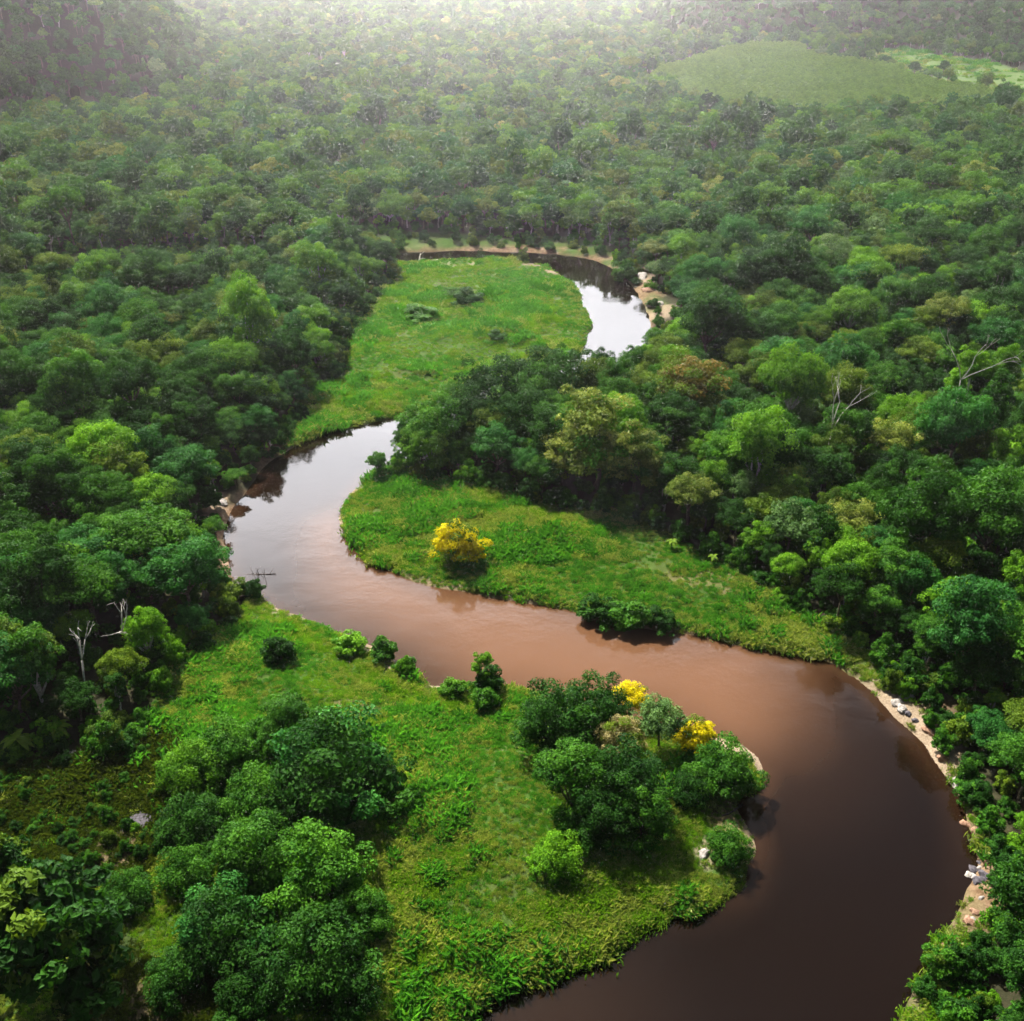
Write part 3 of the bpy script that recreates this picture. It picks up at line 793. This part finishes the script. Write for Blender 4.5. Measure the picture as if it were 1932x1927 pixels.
# keep the line of sight to the crowns that stand out
TZ = terrain(TP[:, 0], TP[:, 1])
TU, TV, TD = project(np.stack([TP[:, 0], TP[:, 1], TZ+9], 1))
ok &= (TD > 5) & (TU > -260) & (TU < W+260) & (TV > -160) & (TV < HH+420)
TP = TP[ok]; TZ = TZ[ok]; TD = TD[ok]
n = len(TP)
big = fbm(TP[:, 0], TP[:, 1], 45, 3, 61); u01 = r.random(n); sc = np.clip(r.normal(.79, .20, n), .45, 1.4)*np.where(TP[:, 1] > 2200, 1.4, np.where(TP[:, 1] > 1250, 1.15, 1.0))
mead_d = np.minimum.reduce([-sdist(TP[:, 0], TP[:, 1], p) for p in (MEADOW_FAR, MEADOW_MID, MEADOW_NEAR)])
riv_d = -sdist(TP[:, 0], TP[:, 1], RIVER)
near_mask = TD < 330
NW = {('broad', 'dark'): 13, ('broad', 'mid'): 12, ('broad', 'olive'): 4, ('broad', 'blue'): 7, ('lumpy', 'dark'): 11, ('lumpy', 'mid'): 12, ('lumpy', 'bright'): 9, ('lumpy', 'blue'): 6,
      ('flat', 'mid'): 6, ('flat', 'dark'): 5, ('flat', 'olive'): 3, ('slender', 'mid'): 4, ('slender', 'bright'): 3, ('slender', 'dark'): 4, ('small', 'mid'): 3, ('small', 'bright'): 3, ('small', 'dark'): 3,
      ('broad', 'bright'): 8, ('broad', 'grey'): 2, ('lumpy', 'olive'): 4, ('flat', 'straw'): 2}
FW = {('broad', 'dark', 'far'): 7, ('broad', 'bright', 'far'): 11, ('small', 'bright', 'far'): 8, ('broad', 'mid', 'far'): 16, ('broad', 'olive', 'far'): 10, ('broad', 'blue', 'far'): 9, ('lumpy', 'dark', 'far'): 8, ('lumpy', 'mid', 'far'): 14, ('lumpy', 'bright', 'far'): 12, ('flat', 'mid', 'far'): 8,
      ('flat', 'olive', 'far'): 5, ('slender', 'mid', 'far'): 4, ('small', 'mid', 'far'): 4, ('broad', 'grey', 'far'): 3, ('flat', 'straw', 'far'): 2}
nk = list(NW); nw = np.cumsum([NW[k] for k in nk])/sum(NW.values())
fk = list(FW); fw = np.cumsum([FW[k] for k in fk])/sum(FW.values())
KEY = [nk[min(np.searchsorted(nw, u01[i]), len(nk)-1)] if near_mask[i] else fk[min(np.searchsorted(fw, u01[i]), len(fk)-1)] for i in range(n)]
HILL_KIND = [('broad', 'dark', 'far'), ('lumpy', 'dark', 'far'), ('broad', 'blue', 'far'), ('broad', 'dark', 'far'), ('lumpy', 'mid', 'far')]   # dark kinds put the hillsides' shade into the tree colour
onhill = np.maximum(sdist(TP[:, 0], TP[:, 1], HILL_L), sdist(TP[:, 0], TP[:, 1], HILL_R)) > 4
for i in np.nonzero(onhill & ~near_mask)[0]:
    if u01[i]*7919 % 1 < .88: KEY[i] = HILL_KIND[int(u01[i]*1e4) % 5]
for i in range(n):       # forest margins are lower
    if near_mask[i] and (mead_d[i] < 5 or riv_d[i] < 7):
        sc[i] *= .72
ROT = r.uniform(0, 2*math.pi, n)
SQ = r.uniform(.85, 1.15, n); SZ = r.uniform(.85, 1.2, n)
em = (r.random(n) < .05) & np.array([k[1] not in ('straw', 'olive', 'grey') for k in KEY])
sc = np.where(em, np.minimum(sc*1.35, 1.35), sc); SZ = np.where(em, SZ*1.2, SZ)

# which trees show largest: paint their crowns near to far on a small grid
GWs = 4.0
grid = -np.ones((int(HH/GWs)+1, int(W/GWs)+1), int)
cand = []
for i in range(n):
    k = KINDS[KEY[i]]
    cand.append((TP[i, 0], TP[i, 1], TZ[i]+(k[3]+k[4]*.15)*sc[i]*SZ[i], k[2]*sc[i]*.95, i))
for j, p in enumerate(PLACED): cand.append((p[0], p[1], p[2]+p[4], p[3], -2-j))
cu, cv, cd = project(np.array([c[:3] for c in cand]))
order = np.argsort(cd)
count = np.zeros(n, int)
for q in order[:6500]:
    R_ = cand[q][3]*F/cd[q]/GWs
    uu, vv = cu[q]/GWs, cv[q]/GWs
    x0, x1 = int(max(0, uu-R_)), int(min(grid.shape[1]-1, uu+R_))
    y0, y1 = int(max(0, vv-R_)), int(min(grid.shape[0]-1, vv+R_*1.2))
    if x1 < x0 or y1 < y0: continue
    sub = grid[y0:y1+1, x0:x1+1]
    yy, xx = np.mgrid[y0:y1+1, x0:x1+1]
    mk = ((xx-uu)**2+((yy-vv)*.95)**2 < R_*R_) & (sub == -1)
    sub[mk] = cand[q][4]
    if cand[q][4] >= 0: count[cand[q][4]] = mk.sum()
N_IND = 300-len([1 for o in COL.objects if o.get('category') in ('tree', 'flowering tree', 'dead tree')])
near_count = np.where(near_mask, count, 0)
top = set(int(i) for i in np.argsort(-near_count)[:N_IND] if near_count[i] > 12)

TONE_W = {'dark': 'dark green', 'mid': 'mid-green', 'bright': 'bright lime-green', 'olive': 'olive', 'blue': 'bluish green', 'grey': 'greyish green', 'straw': 'pale yellowish'}
SHAPE_W = {'broad': 'broad-domed', 'lumpy': 'tall billowing', 'flat': 'flat-topped', 'slender': 'slender', 'small': 'small round'}
PLACES = [
    (60, 545, 'at the left edge below the pale green strip'), (230, 560, 'in front of the pale green strip'), (420, 540, 'right of the brownish tree by the strip'),
    (600, 500, 'at the corner behind the far meadow'), (690, 500, 'touching the far end of the far meadow'), (600, 610, 'along the left side of the far meadow'), (460, 640, 'inland of the far meadow'),
    (90, 660, 'at the left edge level with the far meadow'), (250, 690, 'around the small beige tree'), (560, 740, 'by the lower left corner of the far meadow'), (400, 760, 'inland of the far meadow corner'),
    (150, 790, 'at far left above the narrow bend'), (300, 870, 'above the bare clay bank'), (470, 850, 'on the dark bank beside the narrow bend'), (90, 930, 'at the left edge above the beige-flowered tree'),
    (250, 980, 'inland of the bare clay bank'), (380, 1010, 'right on the bare clay bank'), (190, 1080, 'right of the beige-flowered tree'), (330, 1110, 'beside the forked white tree'),
    (60, 1190, 'under the beige-flowered tree'), (200, 1230, 'beside the bare pale stem'), (350, 1190, 'at the grass below the forked white tree'), (90, 1320, 'above the banana plants'), (240, 1350, 'at the lower end of the left forest'),
    (1190, 440, 'right behind the far bend'), (1330, 480, 'above the far bend outer bank'), (1500, 500, 'on the right slope level with the far bend'), (1700, 500, 'far up the right slope'), (1870, 520, 'at the right edge high on the slope'),
    (1300, 600, 'beside the stony outer bank'), (1450, 620, 'inland of the stony outer bank'), (1620, 620, 'left of the big bare white tree'), (1780, 620, 'just left of the big bare white tree'), (1890, 640, 'right of the big bare white tree'),
    (1200, 690, 'at the river gap'), (1400, 720, 'right of the olive-brown tree'), (1000, 720, 'in front of the river gap'), (860, 800, 'on the wooded point by the narrow bend'), (960, 850, 'at the back of the middle meadow'),
    (1250, 780, 'below the olive-brown tree'), (1400, 820, 'between the olive-brown tree and the slim bare trunk'), (1560, 850, 'at the slim bare trunk'), (1700, 760, 'below the big bare white tree'), (1860, 780, 'at the right edge under the big bare white tree'),
    (1280, 920, 'on the middle meadow forest front'), (1380, 960, 'left of the silvery tree'), (1700, 900, 'above the yellowish flat-topped tree'), (1860, 930, 'at the right edge level with the silvery tree'),
    (1460, 1060, 'below the silvery tree'), (1600, 1070, 'below the yellowish flat-topped tree'), (1750, 1040, 'right of the yellowish flat-topped tree'), (1880, 1080, 'at the right edge above the pale sandbank'),
    (1500, 1150, 'at the right end of the middle meadow'), (1680, 1180, 'above the pale sandbank'), (1830, 1210, 'inland of the pale sandbank'), (1850, 1340, 'behind the pale sandbank'), (1880, 1480, 'at the right edge beside the river turn'),
    (1890, 1650, 'by the orange clay bank'), (1860, 1800, 'in the lower right corner')]
made = {}
info = []
for i in sorted(top):
    sh_, to_ = KEY[i][0], KEY[i][1]
    uu, vv, _ = project(np.array([TP[i, 0], TP[i, 1], TZ[i]+9*sc[i]]))
    pl = min(PLACES, key=lambda p: (p[0]-uu)**2+((p[1]-vv)*1.2)**2)[2]
    info.append([i, f'{SHAPE_W[sh_]} {TONE_W[to_]} tree {pl}', float(uu), float(vv)])
from collections import defaultdict
bylab = defaultdict(list)
for t in info: bylab[t[1]].append(t)
ORD = ['first', 'second', 'third', 'fourth', 'fifth', 'sixth', 'seventh', 'eighth', 'ninth']
for lab, ts in bylab.items():
    if len(ts) == 1: continue
    ts.sort(key=lambda t: t[2])
    if len(ts) == 2: names = ['left one', 'right one']
    else: names = ['leftmost'] + [f'{ORD[k]} from left' for k in range(1, len(ts)-1)] + ['rightmost']
    for t, nm in zip(ts, names): t[1] = f'{lab}, {nm}'
LABEL = {t[0]: (t[1] if len(t[1].replace('-', ' ').split()) < 16 else t[1].replace(' the ', ' ')) for t in info}
proto = {}
for i in sorted(top):
    k = KEY[i]
    s_ = sc[i]
    if k not in proto:
        o = empty('forest_tree'); c = link('crown', KINDS[k][0], o); t = link('trunk', KINDS[k][1], o)
        proto[k] = (o, c, t)
    else:
        o0, c0, t0 = proto[k]
        o = o0.copy(); COL.objects.link(o)
        for ch in (c0, t0):
            q = ch.copy(); COL.objects.link(q); q.parent = o
    o.location = (TP[i, 0], TP[i, 1], TZ[i]); o.rotation_euler = (0, 0, ROT[i]); o.scale = (s_, s_*SQ[i], s_*SZ[i])
    tag(o, LABEL[i], 'tree', 'trees of the rainforest')

# ------------------------------------------------------------------ uncountable growth: instances on points
def scatter(name, pts, idx, rot, scl, protos, cat=None, label=None):
    col = bpy.data.collections.new(name+'_kinds')
    for k, m in enumerate(protos):
        if isinstance(m, (list, tuple)):
            m = join(m, name)
        col.objects.link(bpy.data.objects.new(f'{name}_{k:03d}', m))
    me = bpy.data.meshes.new(name)
    me.vertices.add(len(pts)); me.vertices.foreach_set('co', np.asarray(pts, np.float32).ravel())
    a = me.attributes.new('pick', 'INT', 'POINT'); a.data.foreach_set('value', np.asarray(idx, np.int32))
    a = me.attributes.new('turn', 'FLOAT_VECTOR', 'POINT'); a.data.foreach_set('vector', np.asarray(rot, np.float32).ravel())
    a = me.attributes.new('size', 'FLOAT_VECTOR', 'POINT'); a.data.foreach_set('vector', np.asarray(scl, np.float32).ravel())
    ng = bpy.data.node_groups.new(name, 'GeometryNodeTree')
    ng.interface.new_socket('Geometry', in_out='INPUT', socket_type='NodeSocketGeometry')
    ng.interface.new_socket('Geometry', in_out='OUTPUT', socket_type='NodeSocketGeometry')
    N = ng.nodes.new; L = ng.links.new
    gi = N('NodeGroupInput'); go = N('NodeGroupOutput')
    ci = N('GeometryNodeCollectionInfo'); ci.inputs['Collection'].default_value = col
    ci.inputs['Separate Children'].default_value = True; ci.inputs['Reset Children'].default_value = True
    ip = N('GeometryNodeInstanceOnPoints'); ip.inputs['Pick Instance'].default_value = True
    def na(nm, ty):
        x = N('GeometryNodeInputNamedAttribute'); x.data_type = ty; x.inputs['Name'].default_value = nm
        return x.outputs['Attribute']
    e2r = N('FunctionNodeEulerToRotation')
    L(gi.outputs[0], ip.inputs['Points']); L(ci.outputs[0], ip.inputs['Instance'])
    L(na('pick', 'INT'), ip.inputs['Instance Index'])
    L(na('turn', 'FLOAT_VECTOR'), e2r.inputs[0]); L(e2r.outputs[0], ip.inputs['Rotation'])
    L(na('size', 'FLOAT_VECTOR'), ip.inputs['Scale'])
    L(ip.outputs[0], go.inputs[0])
    o = link(name, me)
    md = o.modifiers.new('scatter', 'NODES'); md.node_group = ng
    tag(o, label, cat, None, 'stuff')
    return o

def join(ms, name):
    V = []; Fi = []; S = []; T = []; mats = []; MI = []; off = 0
    for m in ms:
        nv = len(m.vertices); co = np.empty(nv*3, np.float32); m.vertices.foreach_get('co', co); V.append(co.reshape(-1, 3))
        li = np.empty(len(m.loops), np.int32); m.loops.foreach_get('vertex_index', li); Fi.append(li+off)
        st = np.empty(len(m.polygons), np.int32); m.polygons.foreach_get('loop_total', st); S.append(st)
        mi = np.empty(len(m.polygons), np.int32); m.polygons.foreach_get('material_index', mi); MI.append(mi+len(mats))
        if 'tint' in m.attributes:
            t = np.empty(nv, np.float32); m.attributes['tint'].data.foreach_get('value', t)
        else: t = np.zeros(nv, np.float32)
        T.append(t); mats += list(m.materials); off += nv
    return mesh_from(name, np.concatenate(V), np.concatenate(Fi), np.concatenate(S), mats, {'tint': np.concatenate(T)}, False, np.concatenate(MI))

rest = np.array([i for i in range(n) if i not in top])
allk = nk + fk; kidx = {k: j for j, k in enumerate(allk)}
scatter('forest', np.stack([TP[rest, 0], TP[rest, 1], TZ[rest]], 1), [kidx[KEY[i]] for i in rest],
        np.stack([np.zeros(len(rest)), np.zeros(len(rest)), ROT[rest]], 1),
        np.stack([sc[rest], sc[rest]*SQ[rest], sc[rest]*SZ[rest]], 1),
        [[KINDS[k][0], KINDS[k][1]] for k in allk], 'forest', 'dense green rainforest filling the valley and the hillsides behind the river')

# plantation of small even trees
x, y = hexgrid(60, 640, 640, 1250, 4.2, 12)
k = sdist(x, y, PLANTATION)+(fbm(x, y, 30, 3, 57)-.5)*26 > 0; x = x[k]; y = y[k]; z = terrain(x, y)
r = np.random.default_rng(13)
cm, lob = crown_mesh('plantation_tree', [M['plantation']], 1201, R=2.3, Hc=3.6, base=2.8, lobes=5, clumps=7, per=34, leaf=.8, kind='tall')
q = r.uniform(.85, 1.12, len(x))
scatter('plantation', np.stack([x, y, z], 1), np.zeros(len(x), int), np.stack([0*x, 0*x, r.uniform(0, 6.28, len(x))], 1), np.stack([q, q, q*r.uniform(.9, 1.15, len(x))], 1), [cm],
        'plantation', 'even pale green plantation of young trees below the right hill')

# grass
def tuft(name, mat, seed, blades=26, h=.7, spread=.5, wid=.07, flat=.5):
    r = np.random.default_rng(seed); V = []; T = []
    for i in range(blades):
        a = r.uniform(0, 6.28); d = np.array([math.cos(a), math.sin(a), 0]); p = np.array([r.normal()*spread*.5, r.normal()*spread*.5, 0])
        hh = h*r.uniform(.6, 1.2); ln = r.uniform(.25, 1.0)*flat*h
        b = np.array([-d[1], d[0], 0])*wid*r.uniform(.7, 1.3)
        m_ = p+d*ln*.35+np.array([0, 0, hh*.65]); t = p+d*ln*1.15+np.array([0, 0, hh*r.uniform(.75, 1.0)])
        V += [p-b*.6, p+b*.6, m_+b, t, m_-b]
        tt = np.clip(r.normal(.5, .25), 0, 1); T += [tt]*5
    nb = blades
    return mesh_from(name, V, np.arange(nb*5), np.full(nb, 5), [mat], {'tint': T})
protos = [tuft('grass_tuft', M['grass'], 1, 40, .6, .7, .045), tuft('grass_tuft', M['grass2'], 2, 36, .6, .7, .06, .7), tuft('grass_tuft', M['straw_grass'], 3, 42, .65, .65, .035, .8), tuft('grass_tuft', M['grass'], 4, 44, .42, .9, .05, .9), tuft('grass_tuft', M['weeds'], 5, 34, .6, .8, .09, .9), tuft('grass_tuft', M['grass2'], 6, 34, .95, .8, .09, .7)]
gp = []
def fill(poly, dens, seed, sc_=1.0, x0=None):
    r = np.random.default_rng(seed)
    lo = poly.min(0); hi = poly.max(0)
    lo = np.maximum(lo, (-140, 40)); hi = np.minimum(hi, (180, 360))
    m = int((hi-lo).prod()*dens)
    x = r.uniform(lo[0], hi[0], m); y = r.uniform(lo[1], hi[1], m)
    k = inside(x, y, poly); x = x[k]; y = y[k]
    d = -sdist(x, y, RIVER)
    k = d > .2; x = x[k]; y = y[k]; d = d[k]
    z = terrain(x, y, -d)
    u, v, dep = project(np.stack([x, y, z], 1))
    k = (u > -60) & (u < W+60) & (v < HH+60) & (z > .05)
    gp.append(np.stack([x[k], y[k], z[k], d[k], np.full(k.sum(), sc_)], 1))
fill(MEADOW_NEAR, 8.0, 1, .95)
fill(MEADOW_MID, 5.5, 2, .95)
fill(MEADOW_FAR, 2.4, 3, 1.15)
fill(BANK_STRIP, 4.0, 4, .9)
rf = np.random.default_rng(6); fx_ = rf.uniform(200, 700, 16000); fy_ = rf.uniform(600, 1150, 16000)
kf = inside(fx_, fy_, FIELD) & (fbm(fx_, fy_, 22, 3, 45) > .44); fx_ = fx_[kf]; fy_ = fy_[kf]
gp.append(np.stack([fx_, fy_, terrain(fx_, fy_), np.full(len(fx_), 50.0), np.full(len(fx_), 2.4)], 1))
G = np.concatenate(gp)
r = np.random.default_rng(5)
gn1 = fbm(G[:, 0], G[:, 1], 8, 3, 71); gn2 = fbm(G[:, 0], G[:, 1], 14, 3, 73); bare = fbm(G[:, 0], G[:, 1], 4.5, 3, 77)
uu = r.random(len(G))
region = np.concatenate([np.full(len(g_), k_) for k_, g_ in enumerate(gp)])
gn3 = fbm(G[:, 0], G[:, 1], 24, 3, 79)+(r.random(len(G))-.5)*.16
streak = .6*vnoise(G[:, 3], (G[:, 0]+G[:, 1])*.10, 3.2, 91)+.4*vnoise(G[:, 3]+2*gn2, (G[:, 0]-G[:, 1])*.12, 1.7, 93)
lush = np.array([.02, .05, .02, .08, .0])[region]
pk = np.where(uu < .5, 0, 3)
pk = np.where(gn3+lush+(streak-.5)*.5 > .55, np.where(uu < .85, 1, 5), pk)
pk = np.where((bare > .60) & (gn2 > .52) & (uu < .5), 5, pk)
st_ = np.array([.15, .24, .12, .15, .1])[region]
pk = np.where(r.random(len(G)) < st_+np.array([.5, .5, .3, .5, .6])[region]*sstep(.42, .74, .5*gn1+.5*streak), 2, pk)
pk = np.where((G[:, 3] < 5) & (r.random(len(G)) < .2), 2, pk)
ro = np.maximum(sdist(G[:, 0], G[:, 1], ROUGH), sdist(G[:, 0], G[:, 1], ROUGH_LOW))+(gn2-.5)*8
pk = np.where((ro > -1) & (r.random(len(G)) < .92), 4, pk)
keep = (bare < .66) | (r.random(len(G)) < .3)
def sample(arr, x, y):
    iy = np.clip(np.searchsorted(ys, y), 0, NY-1)
    ix = np.clip(((x/half[iy]+1)/2*(NX-1)).round().astype(int), 0, NX-1)
    return arr[iy, ix]
bareg = np.maximum(sample(sand, G[:, 0], G[:, 1]), sample(clay, G[:, 0], G[:, 1])*.9)
keep &= r.random(len(G)) > bareg*1.15
G = G[keep]; pk = pk[keep]; gn1 = gn1[keep]; gn2 = gn2[keep]
gs = G[:, 4]*r.uniform(.65, 1.25, len(G))*(.45+1.2*sstep(.3, .7, gn2))
scatter('grass', G[:, :3]-np.array([0, 0, .05]), pk, np.stack([r.normal(size=len(G))*.1, r.normal(size=len(G))*.1, r.uniform(0, 6.28, len(G))], 1), np.stack([gs, gs, gs*r.uniform(.7, 1.2, len(G))], 1), protos,
        'grass', 'tall green and straw-coloured grass covering the river meadows')

# undergrowth along the forest margins and banks
ux, uy = [], []
for poly in (MEADOW_FAR, MEADOW_MID, MEADOW_NEAR, BANK_STRIP):
    for a, b in zip(poly, np.roll(poly, -1, 0)):
        L_ = np.hypot(*(b-a)); m = int(L_/2.0)+1
        t = r.random(m)[:, None]; p = a+(b-a)*t+r.normal(size=(m, 2))*2.0
        ux += list(p[:, 0]); uy += list(p[:, 1])
x, y = hexgrid(-190, 190, 40, 380, 4.6, 33)
lo, hi = ROUGH.min(0), ROUGH.max(0); xr = r.uniform(max(lo[0], -90), hi[0], 260); yr = r.uniform(lo[1], hi[1], 260)
kr = inside(xr, yr, ROUGH); xr = xr[kr]; yr = yr[kr]
ux = np.concatenate([ux, x]); uy = np.concatenate([uy, y])
d = -sdist(ux, uy, RIVER)
farb = (sdist(ux, uy, plan([(560, 440), (1150, 440), (1290, 600), (1180, 600), (1080, 490), (560, 492)])) > 0) & (r.random(len(ux)) < .45)
inm = np.maximum.reduce([sdist(ux, uy, p) for p in (MEADOW_FAR, MEADOW_MID, MEADOW_NEAR)])
k = (d > 1.5) & ~farb & (inm < 1.0) & (uy < 380) & (np.abs(ux) < 60+.64*uy)
k &= ~((sdist(ux, uy, BANK_STRIP) > 0) & (r.random(len(ux)) < .3))
us = r.uniform(.55, 1.35, k.sum())
ux = np.concatenate([ux[k], xr]); uy = np.concatenate([uy[k], yr]); us = np.concatenate([us, r.uniform(.25, .6, len(xr))]); uz = terrain(ux, uy)
scatter('undergrowth', np.stack([ux, uy, uz], 1), r.choice(4, len(ux), p=[.36, .36, .10, .18]), np.stack([0*ux, 0*ux, r.uniform(0, 6.28, len(ux))], 1), np.stack([us, us, us*r.uniform(.7, 1.5, len(ux))], 1),
        [KINDS[k][0] for k in ('shrub_dark', 'shrub_mid', 'shrub_bright', 'shrub_olive')], 'undergrowth', 'leafy undergrowth along the forest edges and river banks')

# ------------------------------------------------------------------ light, air, sky
SUN_EL, SUN_AZ = rad(50), rad(-30)       # ahead of the viewer and to the left
sl = bpy.data.lights.new('sun', 'SUN'); sl.energy = 5.0; sl.angle = rad(1.5); sl.color = (1.0, .94, .84)
so = bpy.data.objects.new('sun', sl); COL.objects.link(so)
sdir = Vector((math.sin(SUN_AZ)*math.cos(SUN_EL), math.cos(SUN_AZ)*math.cos(SUN_EL), math.sin(SUN_EL)))
so.rotation_euler = sdir.to_track_quat('Z', 'Y').to_euler(); so.location = (0, 0, 400)

THIN = (1.4, 1.4, 1.5); BANKC = (160, 159, 168); GLOWC = (2500, 2400, 2220); SKY_STRENGTH = .029
w = bpy.data.worlds.new('World'); scene.world = w; w.use_nodes = True
nt = w.node_tree; nt.nodes.clear()
N = nt.nodes.new; L = nt.links.new
sky = N('ShaderNodeTexSky'); sky.sky_type = 'NISHITA'; sky.sun_disc = False
sky.sun_elevation = SUN_EL; sky.sun_rotation = SUN_AZ; sky.air_density = 1.0; sky.dust_density = 2.5; sky.ozone_density = 1.0
tc = N('ShaderNodeTexCoord')
mp = N('ShaderNodeMapping'); mp.inputs['Scale'].default_value = (1.0, 1.0, 2.2)
L(tc.outputs['Generated'], mp.inputs['Vector'])
nz = N('ShaderNodeTexNoise'); nz.inputs['Scale'].default_value = 2.2; nz.inputs['Detail'].default_value = 5
L(mp.outputs[0], nz.inputs['Vector'])
sx = N('ShaderNodeSeparateXYZ'); L(tc.outputs['Generated'], sx.inputs[0])
def rng_(sock, a, b, c, d, sm=True):
    o = N('ShaderNodeMapRange'); o.interpolation_type = 'SMOOTHSTEP' if sm else 'LINEAR'
    L(sock, o.inputs[0])
    for i_, v_ in enumerate((a, b, c, d)): o.inputs[i_+1].default_value = v_
    return o.outputs[0]
def mul(a, b):
    o = N('ShaderNodeMath'); o.operation = 'MULTIPLY'; L(a, o.inputs[0]); L(b, o.inputs[1]); return o.outputs[0]
def mixc(f, a, col_):
    o = N('ShaderNodeMix'); o.data_type = 'RGBA'; L(f, o.inputs[0]); L(a, o.inputs[6]); o.inputs[7].default_value = (*col_, 1); return o.outputs[2]
# thin scattered cloud everywhere, and a bright sunlit bank low in the sky ahead
thin = rng_(nz.outputs['Fac'], .42, .68, 0, .7)
c1 = mixc(thin, sky.outputs[0], THIN)
dv = N('ShaderNodeMath'); dv.operation = 'DIVIDE'; L(sx.outputs['X'], dv.inputs[0]); L(sx.outputs['Y'], dv.inputs[1])
off = N('ShaderNodeMath'); off.operation = 'ADD'; L(dv.outputs[0], off.inputs[0]); off.inputs[1].default_value = .03
ab = N('ShaderNodeMath'); ab.operation = 'ABSOLUTE'; L(off.outputs[0], ab.inputs[0])
ahead = rng_(sx.outputs['Y'], .0, .2, 0, 1)
bank = mul(mul(rng_(sx.outputs['Z'], .64, .40, 0, 1), mul(rng_(ab.outputs[0], 1.1, .35, 0, 1), ahead)), rng_(nz.outputs['Fac'], .30, .58, .5, 1))
bank = mul(bank, rng_(sx.outputs['Z'], .24, .50, .30, 1))
c2 = mixc(bank, c1, BANKC)
glow = mul(mul(rng_(sx.outputs['Z'], .24, .04, 0, 1), rng_(ab.outputs[0], .36, .0, 0, 1)), ahead)  # out-of-view bright patch added low ahead to make the haze glow
c2 = mixc(glow, c2, GLOWC)
bg = N('ShaderNodeBackground'); bg.inputs['Strength'].default_value = SKY_STRENGTH; L(c2, bg.inputs['Color'])
wo = N('ShaderNodeOutputWorld'); L(bg.outputs[0], wo.inputs['Surface'])

# haze: one box of even pale air round the whole scene
hx, hy0, hy1, hz0, hz1 = 4600, -320, 5400, -6, 420
V = [(sx_*hx, yy_, zz_) for zz_ in (hz0, hz1) for yy_ in (hy0, hy1) for sx_ in (-1, 1)]
Fq = [0, 2, 3, 1, 4, 5, 7, 6, 0, 1, 5, 4, 2, 6, 7, 3, 0, 4, 6, 2, 1, 3, 7, 5]
k = NT('haze_air')
pv = k.n('ShaderNodeVolumePrincipled')
pv.inputs['Color'].default_value = (.98, .98, .97, 1); pv.inputs['Density'].default_value = .00013; pv.inputs['Anisotropy'].default_value = .84
k.l(pv.outputs[0], k.out.inputs['Volume'])
hz = link('haze', mesh_from('haze', V, Fq, [4]*6, [k.m])); tag(hz, 'pale haze in the valley air', 'haze', None, 'stuff')

# ------------------------------------------------------------------ render settings
c = scene.cycles
c.max_bounces = 6; c.diffuse_bounces = 2; c.glossy_bounces = 2; c.transmission_bounces = 2; c.volume_bounces = 0; c.transparent_max_bounces = 4
c.use_denoising = True
c.sample_clamp_indirect = 4
c.filter_width = 1.6
vs = scene.view_settings
vs.view_transform = 'Standard'; vs.look = 'None'; vs.gamma = 1; vs.exposure = 1.4
scene.display_settings.display_device = 'sRGB'
print('trees', n, 'individual', len(top), 'grass', len(G), 'under', len(ux))
